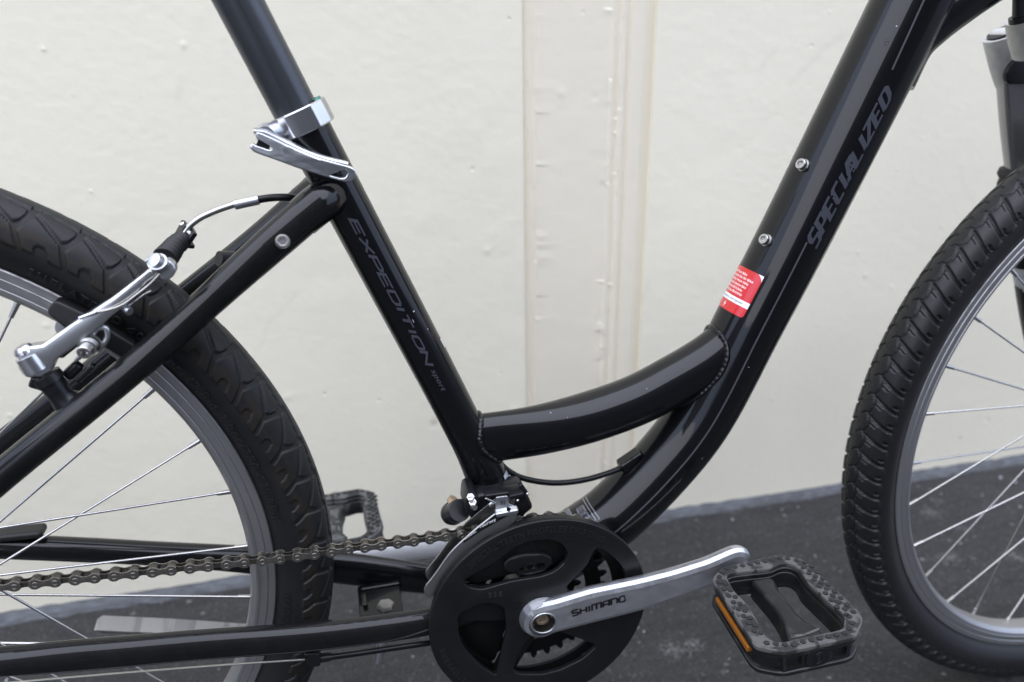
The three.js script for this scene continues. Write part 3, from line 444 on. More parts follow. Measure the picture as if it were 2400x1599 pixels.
function spoke(a, b, nip) {   // a: rim end, b: hub end
  return [cyl(a, b, .00098, .00098, 10), nip ? cyl(a, add3(a, V3(b).sub(V3(a)).normalize().toArray(), .0125), .0021, .0017, 12) : null];
}
const extend = (a, b, L) => add3(a, V3(b).sub(V3(a)).normalize().toArray(), L);
const rearWheel = group('wheel', bike, 'rear wheel with a black tyre and silver rim');
part('tyre', tyreGeo(rearTread, -1.15, 1.4, 1900, 120).translate(0, .333, 0), rearTyreMat, rearWheel, 'rear tyre with arrow-shaped tread blocks and brown dust on the shoulder');
part('rim', rimG.clone().translate(0, .333, 0), M.rim, rearWheel);
{
  const sp = [[[.2228,.4807,0], [.103,.3924,.012]], [[.247,.4338,0], [.0939,.3554,.011]], [[.2626,.3846,0], [.1056,.3917,.02]], [[.268,.3317,0], [.0927,.3473,.013]], [[.2631,.2806,0], [.0891,.3308,.014]], [[.1479,.553,0], [.132,.5282,.003]], [[.1829,.5143,0], [.1104,.453,-.008]],
    [[.2201,.1577,0], [.0912,.3368,.016]], [[.2047,.2408,-.002], [.0627,.2632,-.016]], [[.1795,.128,0], [.1028,.2439,.008]], [[.1545,.1655,0], [.0721,.2498,.008]]];
  for (const [a, b] of sp) { const L = Math.max(.24, Math.hypot(a[0], a[1] - .333) - .012), [s, n] = spoke(a, extend(a, b, L), true); part('spoke', s, M.spoke, rearWheel); part('spoke_nipple', n, M.steel, rearWheel); }
  part('hub', lathe([[.004, -.06], [.011, -.05], [.028, -.036], [.028, -.033], [.012, -.03], [.011, .0], [.012, .018], [.03, .021], [.03, .024], [.012, .03], [.011, .055], [.004, .062]], [0, .333, 0], [0, 0, 1], 36), M.alu, rearWheel);
  const put = (g, a) => { g.rotateX(.5); g.translate(0, .2930, .0183); g.rotateZ(a - Math.PI / 2); return g.translate(0, .333, 0); };
  part('lettering', flat([arcText('INFLATE TO 40-60 psi (2.8-4.1 bar/280-415 kPa)', fReg, .0072, .0007, 0, 56 * Rr, 5.8 * Rr, put), arcText('MADE', fReg, .006, .0006, 0, -7.5 * Rr, -13 * Rr, put)]), new THREE.MeshPhysicalMaterial({ color: new THREE.Color().setRGB(.012, .012, .0125), roughness: .42 }), rearWheel, 'raised lettering on the rear tyre sidewall');
}
const frontWheel = group('wheel', bike, 'front wheel with a black tyre, seen at the right edge');
{
  const FM = frameM([1.1489,.333,-.002], [.999,-.0003,-.0438], [-.0003,.9999,-.0151], [.0438,.0151,.9989]);
  part('tyre', tyreGeo(frontTread, 1.95, 5.0, 2000, 120).applyMatrix4(FM), frontTyreMat, frontWheel, 'front tyre with fine slanted tread lugs');
  part('rim', rimG.clone().applyMatrix4(FM), M.rim, frontWheel);
  const sp = [[[.961,.5118,0], [.9787,.4951,.004]], [[.932,.4675,0], [.994,.4263,.008]], [[.9117,.419,0], [1.0008,.3879,.012]], [[.8984,.3684,0], [1.0023,.3715,.015]], [[.8977,.3137,0], [1.0525,.302,-.015]], [[.9039,.2619,0], [1.0109,.3376,.016]], [[.9211,.2085,0], [1.0306,.2676,.016]], [[.9458,.1625,0], [1.0227,.2954,.016]], [[.9826,.1206,0], [1.0503,.2047,.014]], [[1.0239,.093,0], [1.0449,.2314,.012]], [[1.0742,.0682,0], [1.0997,.1018,-.006]], [[1.1331,.0486,0], [1.1282,.1177,.008]]];
  for (const [a, b] of sp) { const [s, n] = spoke(a, extend(a, b, .252), true); part('spoke', s, M.spoke, frontWheel); part('spoke_nipple', n, M.steel, frontWheel); }
  part('hub', lathe([[.004, -.055], [.012, -.045], [.022, -.035], [.022, -.032], [.012, -.028], [.011, .0], [.012, .028], [.022, .032], [.022, .035], [.012, .045], [.004, .055]], [0, 0, 0], [0, 0, 1], 30).applyMatrix4(FM), M.alu, frontWheel);
}
// front fork, far leg
const fork = group('fork', bike, 'grey and black suspension fork, far leg behind the front wheel');
part('crown', flat([sweep([[.9614,.7117,-.062], [.9664,.7016,-.062], [.9745,.6855,-.062], [.9828,.6705,-.062]], (u) => [.0155 - .0025 * u * u, .0155 - .0025 * u], { n: 24, m: 32 }), plate(polyAt([[.9539,.7124,-.055], [.9652,.7179,-.055], [1.0086,.7175,-.055], [1.0183,.6855,-.055], [.9805,.6942,-.055], [.9683,.6792,-.055]]), -.074, -.046, { bev: .004, r: .008 }), sweep([[.942,.7245,-.02], [.948,.7096,-.02], [.9553,.6963,-.02]], (u) => [.0165 - .003 * u, .016], { n: 12, m: 28 })]), M.cast, fork, 'worn grey cast fork crown');
part('top_cap', cyl([.9629,.7096,-.062], [.9604,.7139,-.062], .0122, .0118, 28), M.blackPart, fork);
part('crown_recess', plate(polyAt([[.957,.6805,-.043], [.967,.6938,-.043], [1.0053,.686,-.043], [1.0104,.6691,-.043], [.9609,.6696,-.043]]), -.05, -.0445, { bev: .002, r: .006 }), M.blackPart, fork);
part('stanchion', sweep([[.981,.6751,-.06], [.9964,.6328,-.06], [1.0181,.5797,-.06]], .0135, { n: 16, m: 32 }), new THREE.MeshPhysicalMaterial({ color: new THREE.Color().setRGB(.34, .34, .345), metalness: .85, roughness: .2 }), fork);
part('dust_boot', lathe([[.013, .0], [.0175, .002], [.019, .007], [.0165, .012], [.018, .017], [.017, .05]], [1.0145,.5928,-.062], [.12, -1, 0], 28), M.rubber, fork);
part('lower_leg', sweep([[1.0242,.5581,-.062], [1.0511,.4995,-.062], [1.092,.4109,-.062], [1.1654,.2764,-.06]], .0165, { n: 30, m: 28 }), M.blackPart, fork);
part('leg_band', sweep([[1.0538,.4939,-.062], [1.071,.4563,-.062]], .0168, { n: 6, m: 28 }), new THREE.MeshPhysicalMaterial({ color: new THREE.Color().setRGB(.4, .41, .42), roughness: .35 }), fork);
part('brake_noodle', flat([cyl([.8977,.7481,.012], [.9038,.725,.012], .0062, .0066, 18), cyl([.9038,.725,.012], [.9053,.7212,.012], .0092, .0092, 20)]), M.blackPart, fork);

// chain --------------------------------------------------------------
const chainG = group('chain', bike, 'grimy steel chain running from the left edge onto the chainring');
const ZR = .0405, PR = .0853;
{
  const run = [[.0901,.3638,.048], [.1309,.3612,.048], [.1818,.3575,.0475], [.2325,.3538,.047], [.2968,.3497,.0465], [.3607,.3473,.0455], [.4007,.3456,.045], [.4393,.3445,.0438]];
  const pts = run.map(V3), a0 = 112, a1 = -40;
  for (let a = a0; a >= a1; a -= 4) pts.push(new THREE.Vector3(BB[0] + PR * Math.cos(a * Rr), BB[1] + PR * Math.sin(a * Rr), ZR));
  const c = new THREE.CatmullRomCurve3(pts, false, 'centripetal'); c.arcLengthDivisions = 2000;
  const L = c.getLength(), pitch = .0127; let t0 = 0; { let b = 9; for (let i = 0; i < 800; i++) { const p = c.getPointAt(i / 4000), d = p.distanceTo(V3([.1309,.3612,.048])); if (d < b) { b = d; t0 = i / 4000 * L; } } }
  const link = (r, waist) => { const s = new THREE.Shape(), n = 14; for (let i = 0; i <= n; i++) { const a = Math.PI * .27 + (Math.PI * 1.46) * i / n; s[i ? 'lineTo' : 'moveTo'](-.00635 + r * Math.cos(a), r * Math.sin(a)); } s.quadraticCurveTo(0, -waist, .00635 + r * Math.cos(-Math.PI * .73), r * Math.sin(-Math.PI * .73)); for (let i = 0; i <= n; i++) { const a = -Math.PI * .73 + (Math.PI * 1.46) * i / n; s.lineTo(.00635 + r * Math.cos(a), r * Math.sin(a)); } s.quadraticCurveTo(0, waist, -.00635 + r * Math.cos(Math.PI * .27), r * Math.sin(Math.PI * .27)); return s; };
  const ex = (s, z) => toCreasedNormals(new THREE.ExtrudeGeometry(s, { depth: .0005, bevelEnabled: true, bevelThickness: .00025, bevelSize: .0003, bevelOffset: -.0003, bevelSegments: 2 }).translate(0, 0, z + .00025), .5);
  const so = link(.0043, .0015), si = link(.0041, .0012);
  const mark = [-.0063, .0063].map((x) => new THREE.TorusGeometry(.0018, .00022, 5, 18).translate(x, 0, .00372));
  const outer = flat([ex(so, .0026), ex(link(.0043, .0015), -.0036), ...[-1, 1].map((s) => cyl([s * .00635, 0, -.0038], [s * .00635, 0, .0038], .0017, .0017, 16)), ...mark]);
  const inner = flat([ex(si, .00135), ex(link(.0041, .0012), -.00235), ...[-1, 1].map((s) => cyl([s * .00635, 0, -.0013], [s * .00635, 0, .0013], .0038, .0038, 20))]);
  for (let k = -3; ; k++) { const s0 = t0 + k * pitch, s1 = s0 + pitch; if (s1 > L) break; if (s0 < 0) continue;
    const p = c.getPointAt(s0 / L), q2 = c.getPointAt(s1 / L), mid = p.clone().add(q2).multiplyScalar(.5), d = q2.clone().sub(p);
    const m = mesh(k % 2 === 0 ? 'outer_link' : 'inner_link', k % 2 === 0 ? outer : inner, k % 2 === 0 ? M.chain : M.chainDark, chainG); m.position.copy(mid).add(new THREE.Vector3(-BX, 0, 0)); m.rotation.set(0, -Math.atan2(d.z, d.x), Math.atan2(d.y, Math.hypot(d.x, d.z)) * (d.x >= 0 ? 1 : 1), 'YXZ');
    if (d.x < 0) { m.rotation.set(0, 0, Math.atan2(d.y, d.x)); }
  }
}

// crankset -----------------------------------------------------------
const crank = group('crankset', bike, 'crankset with black chain guard and silver arms');
{
  const at = (g) => g.translate(BB[0], BB[1], 0);
  const ZG = .0584, s = new THREE.Shape(); s.absarc(0, 0, .0950, 0, Math.PI * 2);
  const A = [[-.071,.0119], [-.0683,.0174], [-.0557,.0221], [-.0453,.023], [-.0354,.0191], [-.0311,.0133], [-.03,-.0017], [-.0305,-.0106], [-.0334,-.0251], [-.0383,-.0483], [-.04,-.0565], [-.0462,-.0497], [-.0509,-.0452], [-.059,-.033], [-.0669,-.0187], [-.0703,-.0052]];
  const B = [[-.006,-.0189], [-.0147,-.0267], [-.0213,-.0415], [-.0253,-.0563], [-.0165,-.0609], [-.0069,-.0628], [.0004,-.0651], [.018,-.064], [.0379,-.0567], [.0519,-.0445], [.0335,-.0322], [.0176,-.0215], [.0084,-.0157]];
  const Cc = [[.0474,.061], [.057,.0549], [.0676,.0425], [.0738,.0316], [.0769,.0148], [.0656,.0058], [.0289,.0144], [.0216,.0248], [.04,.0435]];
  const D = [[-.065,.0485], [-.0589,.0524], [-.0383,.0617], [-.024,.0727], [-.0098,.0775], [.008,.0759], [.0182,.0698], [.0242,.0594], [.0199,.0496], [.0118,.043], [.0008,.0404], [-.0245,.0408], [-.0496,.0373], [-.0607,.0417]];
  const E2 = [[-.0676,-.0663], [-.0492,-.0759], [-.0305,-.0957], [-.0151,-.1151], [-.0463,-.1116], [-.0648,-.0915]];
  const guard = plate(s, ZG - .0045, ZG, { bev: .0012, bs: 3, cs: 90, holes: [A, B, Cc, D], hr: .004, crease: .5 });
  part('chain_guard', at(flat([guard, new THREE.CylinderGeometry(.0948, .0938, .006, 120, 1, true).rotateX(Math.PI / 2).translate(0, 0, ZG - .0062)])), M.plastic, crank, 'round black plastic chain guard with cut-outs');
  part('guard_recess', at(flat([plate(D.map(([x, y]) => [x * 1.03, y]), ZG - .0115, ZG - .0085, { r: .004 }), plate([[-.0322,.0529], [-.0278,.0605], [-.0153,.0631], [.0026,.0605], [.0103,.0557], [.0118,.0494], [.0067,.0435], [-.0101,.0426], [-.0245,.045]], ZG - .0085, ZG - .003, { r: .008, bev: .0022, holes: [[[-.0187,.0473], [-.0101,.0434], [.0038,.045], [.0045,.05], [-.01,.052]]], hr: .003 })])), M.ringBlack, crank);
  part('chainring_bolt', at(hexBolt([...[-.0075,.0459], ZG - .0095], [0, 0, 1], .006, .003, true)), M.steel, crank);
  const txt = (t, sz, r, a, b) => arcText(t, fBold, sz, .0006, 0, a * Rr, b * Rr, (g, an) => g.translate(0, r, ZG - .0001).rotateZ(an - Math.PI / 2));
  part('lettering', at(flat([txt('SPECIAL TEETH PROFILES SHIFTING', .0056, .0832, 134, 51), arcText('DURABILITY', fBold, .0046, .0006, 0, 190 * Rr, 223 * Rr, (g, an) => g.translate(0, -.0890, ZG - .0001).rotateZ(an + Math.PI / 2))])), new THREE.MeshPhysicalMaterial({ color: new THREE.Color().setRGB(.011, .0115, .013), roughness: .38 }), crank, 'raised lettering round the chain guard');
  part('emblem', at(flat([strip([-.0433,.0317], 3.2), strip([-.0391,.0312], 3), strip([-.0348,.0308], 3.4)])), new THREE.MeshPhysicalMaterial({ color: new THREE.Color().setRGB(.02, .021, .024), roughness: .35 }), crank);
  function strip(p, w) { const g = new TextGeometry('S', { font: fBold, size: .0046, depth: .0005, curveSegments: 3, bevelEnabled: false }); return g.translate(p[0] - .0015, p[1] - .003, ZG); }
  const ring = (r0, r1, teeth, z0, z1, holes = []) => { const q2 = new THREE.Shape(), n = teeth; for (let i = 0; i < n; i++) { const a = i / n * 2 * Math.PI, h = Math.PI / n; const P = (r, an) => [r * Math.cos(an), r * Math.sin(an)]; i ? q2.lineTo(...P(r0, a - h * .55)) : q2.moveTo(...P(r0, a - h * .55)); q2.lineTo(...P(r0 + (r1 - r0) * .55, a - h * .42)); q2.lineTo(...P(r1, a - h * .12)); q2.lineTo(...P(r1, a + h * .12)); q2.lineTo(...P(r0 + (r1 - r0) * .55, a + h * .42)); q2.lineTo(...P(r0, a + h * .55)); } q2.closePath(); return plate(q2, z0, z1, { bev: .0003, bs: 1, holes, cs: 40 }); };
  part('chainring', at(ring(.0814, .0878, 42, ZR - .0011, ZR + .0011, [circPath(0, 0, .0705)])), M.ringBlack, crank, 'large chainring under the chain');
  part('chainring', at(ring(.0620, .0685, 32, ZR - .0085, ZR - .0063, [circPath(0, 0, .048)])), M.ringBlack, crank, 'middle chainring behind the guard');
  part('chainring', at(ring(.0400, .0462, 22, ZR - .016, ZR - .0138, [circPath(0, 0, .031)])), M.ringBlack, crank, 'small chainring behind the guard');
  part('inner_plate', at(plate([[-.075,.018], [-.0562,.0279], [-.0248,.0213], [-.0255,-.02], [-.0374,-.0595], [-.0524,-.0558], [-.073,-.0181]], ZG - .022, ZG - .019, { r: .006, holes: [[[-.0523,.0064], [-.044,.0059], [-.043,.0012], [-.0503,-.0007]], [[-.0494,-.0063], [-.0377,-.0044], [-.037,-.0078], [-.0451,-.0087]], [[-.0373,.0125], [-.0322,.0158], [-.0309,.008], [-.0331,.008]]], hr: .0012 })), M.ringBlack, crank);
  const arms = []; for (const deg of [99, 171, 243, 329]) { const a = deg * Rr; arms.push(plate([[-.011, .014], [.011, .014], [.008, .078], [-.008, .078]], ZG - .0165, ZG - .0075, { r: .003, bev: .0015 }).rotateZ(a - Math.PI / 2)); }
  part('spider', at(flat([...arms, cyl([0, 0, .03], [0, 0, ZG - .004], .021, .021, 40)])), M.ringBlack, crank);
  // drive side arm
  const face = [[-.0099,.0088], [-.0115,-.0004], [-.0088,-.007], [-.0022,-.0108], [.0119,-.0115], [.0849,-.0179], [.1195,-.0171], [.1438,-.016], [.1668,-.0139], [.1769,-.0103], [.1797,-.0038], [.1774,.0014], [.1713,.0039], [.1465,.0007], [.1151,.0012], [.0854,.0039], [.0433,.01], [.014,.0107], [.0022,.0124], [-.0054,.0117]];
  const KM = frameM([.4979,.2595,.0675], [.9646,.2503,.0834], [-.2512,.9679,0], [-.0808,-.021,.9965]);
  let arm = plate(face, -.0125, 0, { r: .006, bev: .0050, grow: true, bs: 2, cs: 8, crease: .35 });
  const cut = new Brush(new THREE.CylinderGeometry(.0100, .0100, .02, 48).rotateX(Math.PI / 2).translate(0, -.0005, .0005)); cut.updateMatrixWorld();
  const ab = new Brush(arm); ab.updateMatrixWorld(); const ev = new Evaluator(); ev.attributes = ['position', 'normal', 'uv']; ev.useGroups = false;
  arm = ev.evaluate(ab, cut, SUBTRACTION).geometry; arm.clearGroups?.(); arm.applyMatrix4(KM);
  const boss = lathe([[.0128, .0095], [.0165, .0075], [.0188, .003], [.0195, -.004], [.0195, -.014]], [.4979,.2595,.0675], [0, 0, 1], 48).translate(0, 0, -.0098);
  part('crank_arm', arm, M.crank, crank, 'scuffed silver crank arm on the near side');
  part('arm_boss', boss, M.crank, crank);
  part('crank_bolt', flat([cyl([BB[0], BB[1], .052], [BB[0], BB[1], .0586], .0099, .0099, 40), hexBolt([BB[0], BB[1], .0584], [0, 0, 1], .0064, .004, true), new THREE.CylinderGeometry(.0098, .0098, .008, 40, 1, true).rotateX(Math.PI / 2).translate(BB[0], BB[1], .0622)]), M.chainDark, crank);
  part('bolt_head', flat([hexBolt([BB[0], BB[1], .0605], [0, 0, 1], .0056, .003, true), cyl([BB[0], BB[1], .060], [BB[0], BB[1], .0615], .003, .003, 6)]), M.brown, crank);
  part('rim_ring', new THREE.TorusGeometry(.0103, .0007, 8, 56).applyMatrix4(KM), M.alu, crank);
  const p0 = [.023,-.0029], p1 = [.0713,-.0043], ang = Math.atan2(p1[1] - p0[1], p1[0] - p0[0]), wl = Math.hypot(p1[0] - p0[0], p1[1] - p0[1]);
  const lg = new THREE.PlaneGeometry(wl, .0092).translate(wl / 2, .0046 - .001, 0).rotateZ(ang - .015).translate(p0[0], p0[1], .00025).applyMatrix4(KM);
  part('lettering', lg, new THREE.MeshPhysicalMaterial({ transparent: true, roughness: .5, map: canvasTex(1024, 190, (x, w, h) => { x.translate(12, h); x.scale(1, -1); x.translate(0, 20); x.strokeStyle = 'rgb(12,12,14)'; strokeText(x, 'SHIManO', 985, 150, 33, 1.15, .12, .36); }) }), crank, 'black engraved lettering on the crank arm');
  // far arm
  const fa = [[BB[0], BB[1], -.066], [BB[0] - .055, BB[1] - .0062, -.069], [BB[0] - .115, BB[1] - .013, -.075], [BB[0] - .168, BB[1] - .019, -.083]];
  part('crank_arm', sweep(fa, (u) => [.0155 - .003 * u, .007], { n: 30, m: 28 }), new THREE.MeshPhysicalMaterial({ color: new THREE.Color().setRGB(.7, .705, .72), metalness: .25, roughness: .5 }), crank, 'silver crank arm on the far side');
  part('axle', cyl([BB[0], BB[1], -.07], [BB[0], BB[1], .055], .0085, .0085, 24), M.steel, crank);
}

// pedals -------------------------------------------------------------
const pedal = group('pedal', bike, 'black platform pedal on the near side with an amber reflector');
{
  const top = [[-.0413,.0372], [-.0273,.0486], [.0268,.0502], [.0429,.0389], [.0484,-.0295], [.0435,-.0374], [.0291,-.0494], [-.0282,-.0483], [-.0454,-.0378]];
  const open = [[-.0282,.036], [-.0235,.039], [-.0078,.0376], [.0111,.0348], [.0222,.0382], [.0299,.0359], [.0322,.0296], [.029,.0162], [.0332,-.0283], [.0266,-.0375], [.0206,-.039], [-.0169,-.0383], [-.0253,-.038], [-.0314,-.0332], [-.0311,-.0239], [-.0276,.0026], [-.0299,.0189]];
  const cx = 0, sc = (P, k) => P.map(([a, b]) => [a * k, b * k]);
  const T = -.0245;
  const add = (n, g, m, l) => mesh(n, g, m, pedal, l);
  const rev = open.slice().reverse();
  add('tread_plate', plate(top, -.0042, 0, { r: .0045, bev: .0011, holes: [sc(rev, 1.02)], hr: .005 }), M.pedalTop, 'dusty tread face of the pedal');
  add('cage', flat([plate(sc(top, .985), -.0085, -.0040, { r: .007, bev: .001, holes: [rev], hr: .005 }), plate(sc(top, .93), -.0205, -.0083, { r: .007, bev: .001, holes: [sc(rev, .99)], hr: .005 }), plate(top, T, -.0203, { r: .007, bev: .0012, holes: [rev], hr: .005 })]), M.pedal);
  const bd = [[-.0095,.0332], [.0106,.0299], [.0063,.0123], [.0054,-.0173], [.0128,-.0317], [.0088,-.0422], [-.0192,-.0398], [-.0095,-.0139], [-.0082,.0038]];
  add('axle_body', plate(bd, T + .002, -.0035, { r: .006, bev: .0035, bs: 4 }), M.pedal);
  add('axle_ridge', plate([[-.0137,-.0321], [-.0029,-.0334], [.0113,-.0312], [.0112,-.033], [-.0033,-.0356], [-.0145,-.0345]], -.0040, -.0028, { r: .001, bev: .0004 }), M.pedalTop);
  // outer end with its pockets and round cap
  const u0 = top[7][0], u1 = top[6][0], vo = (top[7][1] + top[6][1]) / 2, um = (u0 + u1) / 2;
  const EM = frameM([0, vo + .0015, 0], [1, 0, 0], [0, 0, 1], [0, -1, 0]);
  const endW = plate([[u0 + .001, -.0035], [u1 - .001, -.0035], [u1 - .001, T + .003], [u0 + .001, T + .003]], -.004, 0, { r: .002, bev: .0006, m: EM, holes: [[[um + .0125, -.0075], [u1 - .004, -.0075], [u1 - .004, T + .006], [um + .0125, T + .006]], [[u0 + .0035, -.0075], [um - .0125, -.0075], [um - .0125, T + .006], [u0 + .0035, T + .006]]], hr: .0012 });
  add('end_wall', endW, M.pedal);
  add('end_cap', flat([plate([[-.01, -.0085], [.01, -.0085], [.01, .0085], [-.01, .0085]], -.002, .0012, { r: .0085, bev: .0008, m: EM.clone().multiply(new THREE.Matrix4().makeTranslation(um, -.013, 0)) }), new THREE.TorusGeometry(.0048, .0005, 6, 26).scale(.62, 1, 1).applyMatrix4(EM.clone().multiply(new THREE.Matrix4().makeTranslation(um, -.013, .0013))), ...[-.0024, -.0012, 0, .0012, .0024].map((k) => box([0, 0, 0], [.0026, .0004, .0006], .0001).translate(um, -.013 + k, .0014).applyMatrix4(EM))]), M.blackPart);
  // reflector in the long side facing back
  const rc = [(top[0][0] + top[8][0]) / 2, (top[0][1] + top[8][1]) / 2], dir = Math.atan2(top[8][1] - top[0][1], top[8][0] - top[0][0]);
  add('reflector', box([0, 0, 0], [.056, .006, .0052], .0012).rotateZ(dir).translate(rc[0] + .0025, rc[1], -.0124), M.amber, 'amber reflector in the side of the pedal');
  add('axle', cyl([0, .04, -.0125], [0, .062, -.0125], .0075, .0065, 20), M.steel);
  // round studs on the tread face
  const sg = new THREE.CylinderGeometry(.0020, .0022, .0011, 14).rotateX(Math.PI / 2), stud = (p) => { const m = mesh('stud', sg, M.stud, pedal); m.position.set(p[0], p[1], .0002); };
  const row = (a, b, n) => { for (let i = 0; i < n; i++) stud([a[0] + (b[0] - a[0]) * i / Math.max(1, n - 1), a[1] + (b[1] - a[1]) * i / Math.max(1, n - 1)]); };
  row([-.0341,.0378], [-.0287,.0422], 2); row([-.0228,.0455], [.0182,.0446], 7); row([.0251,.0455], [.031,.0428], 2); row([.0367,.0385], [.0414,.0342], 2);
  row([-.037,.0316], [-.037,.0315], 1); row([-.0376,.0233], [-.038,-.0237], 7); row([-.0332,.0288], [-.0346,-.0269], 8);
  row([-.0358,-.0371], [-.018,-.0444], 4); row([-.0103,-.0432], [.0233,-.0442], 6);
  row([.0439,.0283], [.0429,-.0269], 8); row([.0398,.0245], [.0389,-.0224], 7); row([.0374,.0291], [.0345,-.0192], 7); row([.0368,-.0303], [.0345,-.0366], 2); row([.0361,-.0283], [.0292,-.041], 2);
  const pm = frameM(add3([.6725,.303,.135], [BX, 0, 0], -1), [.9995,.0331,0], [0,0,-1], [-.0331,.9995,0]); pm.decompose(pedal.position, pedal.quaternion, pedal.scale); pedal.scale.set(1, 1, 1);
  const p2 = pedal.clone(); p2.name = numbered('pedal'); bike.add(p2); p2.userData.label = 'black platform pedal on the far side, blurred behind the rear tyre'; const greyer = new THREE.MeshPhysicalMaterial({ map: M.pedTex, roughness: .6 }); greyer.color.setRGB(1.15, 1.2, 1.28); p2.traverse((o) => { if (o.isMesh && (o.material === M.pedalTop || o.material === M.pedal)) o.material = greyer; if (o.isMesh) o.name = numbered(o.name.replace(/_\d{3}$/, '')); });
  const n2 = new THREE.Vector3(-Math.sin(.03), Math.cos(.03), 0), pu = new THREE.Vector3(Math.cos(.03), Math.sin(.03), 0);
  p2.quaternion.setFromRotationMatrix(new THREE.Matrix4().makeBasis(pu, n2.clone().cross(pu), n2)); p2.position.set(BB[0] - .168 - BX, BB[1] - .0065, -.141).addScaledVector(n2, .0);
}

// front derailleur ---------------------------------------------------
const fd = group('derailleur', bike, 'front derailleur with a silver cage over the chain');
{
  part('body', flat([plate(polyAt([[.4471,.3648,.03], [.4525,.3675,.03], [.4568,.3684,.03], [.4898,.368,.03], [.4927,.3654,.03], [.4955,.3592,.03], [.4992,.3486,.03], [.4969,.3456,.03], [.4925,.343,.03], [.4887,.3368,.03], [.4733,.3378,.03], [.4474,.3424,.03], [.4442,.3517,.03]]), .006, .03, { r: .004, bev: .0025 }), plate(polyAt([[.4571,.371,.036], [.489,.3706,.036], [.4897,.3672,.036], [.4584,.3675,.036]]), .024, .036, { r: .002, bev: .001 }), plate(polyAt([[.4762,.3708,.042], [.4882,.372,.042], [.4882,.3688,.042], [.4772,.3674,.042]]), .03, .042, { r: .001, bev: .0008 }), plate(polyAt([[.4418,.3731,.038], [.4443,.3759,.038], [.4498,.3742,.038], [.4531,.3673,.038], [.4479,.36,.038], [.4449,.3528,.038], [.4402,.3597,.038]]), .012, .038, { r: .003, bev: .0015 }), box([.4895,.3709,.034], [.004, .012, .004], .001, [0, 0, .5]), cyl([.4979,.3315,.02], [.5006,.3262,.02], .006, .005, 16)]), M.blackPart, fd, 'black derailleur body on the seat tube');
  part('band_clamp', cyl([.4611,.3613,0], [.4686,.3368,0], .0182, .0182, 36), M.blackPart, fd);
  part('pivot_drum', flat([cyl([.4325,.3422,.012], [.4373,.3566,.03], .0096, .0092, 30), cyl([.4333,.3438,.014], [.4346,.3471,.018], .0101, .0101, 26)]), M.blackPart, fd);
  part('drum_ring', cyl([.4353,.3494,.021], [.4357,.3503,.0222], .0097, .0097, 34), M.steel, fd);
  part('brown_cap', cyl([.4324,.3558,.016], [.4348,.3595,.016], .0046, .0042, 18), new THREE.MeshPhysicalMaterial({ color: new THREE.Color().setRGB(.42, .31, .2), roughness: .4, metalness: .4 }), fd);
  for (const [a, b] of [[[.4452,.3726,.038], .0035], [[.4468,.3675,.038], .0035]]) part('adjusting_screw', flat([hexBolt(a, [-.15, .62, .75], b, .0026), box([0, 0, 0], [.0044, .0007, .0007], .0002).translate(...add3(a, [-.15, .62, .75], .0028))]), M.steel, fd);
  part('anchor_screw', cyl([.4473,.3634,.038], [.4479,.3644,.041], .0032, .0022, 14), M.chrome, fd);
  for (const p of [[.4303,.3538,.022], [.4313,.3436,.022], [.4926,.3668,.036], [.4831,.3654,.041]]) part('adjusting_screw', new THREE.SphereGeometry(.0014, 10, 8).translate(...p), M.chrome, fd);
  const Z = .0535;
  const cage = [[.4614,.3639,.0535], [.4644,.3658,.0535], [.4804,.3643,.0535], [.4793,.3592,.0535], [.4781,.3542,.0535], [.4693,.3484,.0535], [.4549,.3441,.0535], [.4439,.3371,.0535], [.4342,.3283,.0535], [.4226,.3164,.0535], [.4158,.3042,.0535], [.4083,.2934,.0535], [.4028,.2946,.0535], [.4013,.3034,.0535], [.4053,.3081,.0535], [.4123,.3167,.0535], [.4262,.3351,.0535], [.4433,.3503,.0535]].map(xy);
  part('cage', flat([plate(cage, Z - .0014, Z, { r: .004, bev: .0005 }), sweep([[.4043,.306,.0528], [.4124,.3162,.0528], [.4263,.335,.0528], [.4434,.3502,.0528], [.4618,.3638,.0528]], [.0011, .0022][0], { n: 40, m: 10 }), plate(cage.map(([x, y]) => [x + .004, y - .002]), .029, .0302, { r: .004, bev: .0004 })]), new THREE.MeshPhysicalMaterial({ color: new THREE.Color().setRGB(.42, .42, .415), metalness: 1, roughness: .34 }), fd, 'silver derailleur cage');
  part('cage_bracket', flat([plate(polyAt([[.4628,.3678,.05], [.4637,.3771,.05], [.473,.3768,.05], [.4739,.3691,.05], [.4805,.3652,.05], [.4808,.3623,.05], [.4624,.3642,.05]]), .0485, .0500, { r: .0012, bev: .0004, holes: [polyAt([[.4552,.404,.05], [.4553,.404,.05], [.4553,.4039,.05]])].slice(1) }), plate(polyAt([[.4544,.3771,.05], [.4558,.3776,.05], [.4636,.372,.05], [.4632,.3701,.05]]), .0482, .0498, { r: .0008, bev: .0004 }), box([.4714,.3637,.0515], [.0185, .0046, .0062], .0014, [.25, 0, .07])]), M.alu, fd);
  part('bracket_hole', plate(polyAt([[.4709,.3704,.0556], [.4744,.3687,.0556], [.4736,.3656,.0556], [.4709,.3665,.0556]]), .0544, .0552, { r: .0006, bev: .0002 }), M.ringBlack, fd);
  part('pivot_rivet', new THREE.SphereGeometry(.0024, 16, 12).scale(1, 1, .5).translate(...[.4608,.366,.043]), M.alu, fd);
  const lp = [[.4354,.3417,.0537], [.4351,.3438,.0537], [.4613,.3633,.0537], [.474,.3619,.0537], [.467,.3587,.0537], [.4509,.3511,.0537]];
  part('cage_label', plate(polyAt(lp), Z + .0001, Z + .0004, { r: .0003, bev: 0 }), M.ringBlack, fd);
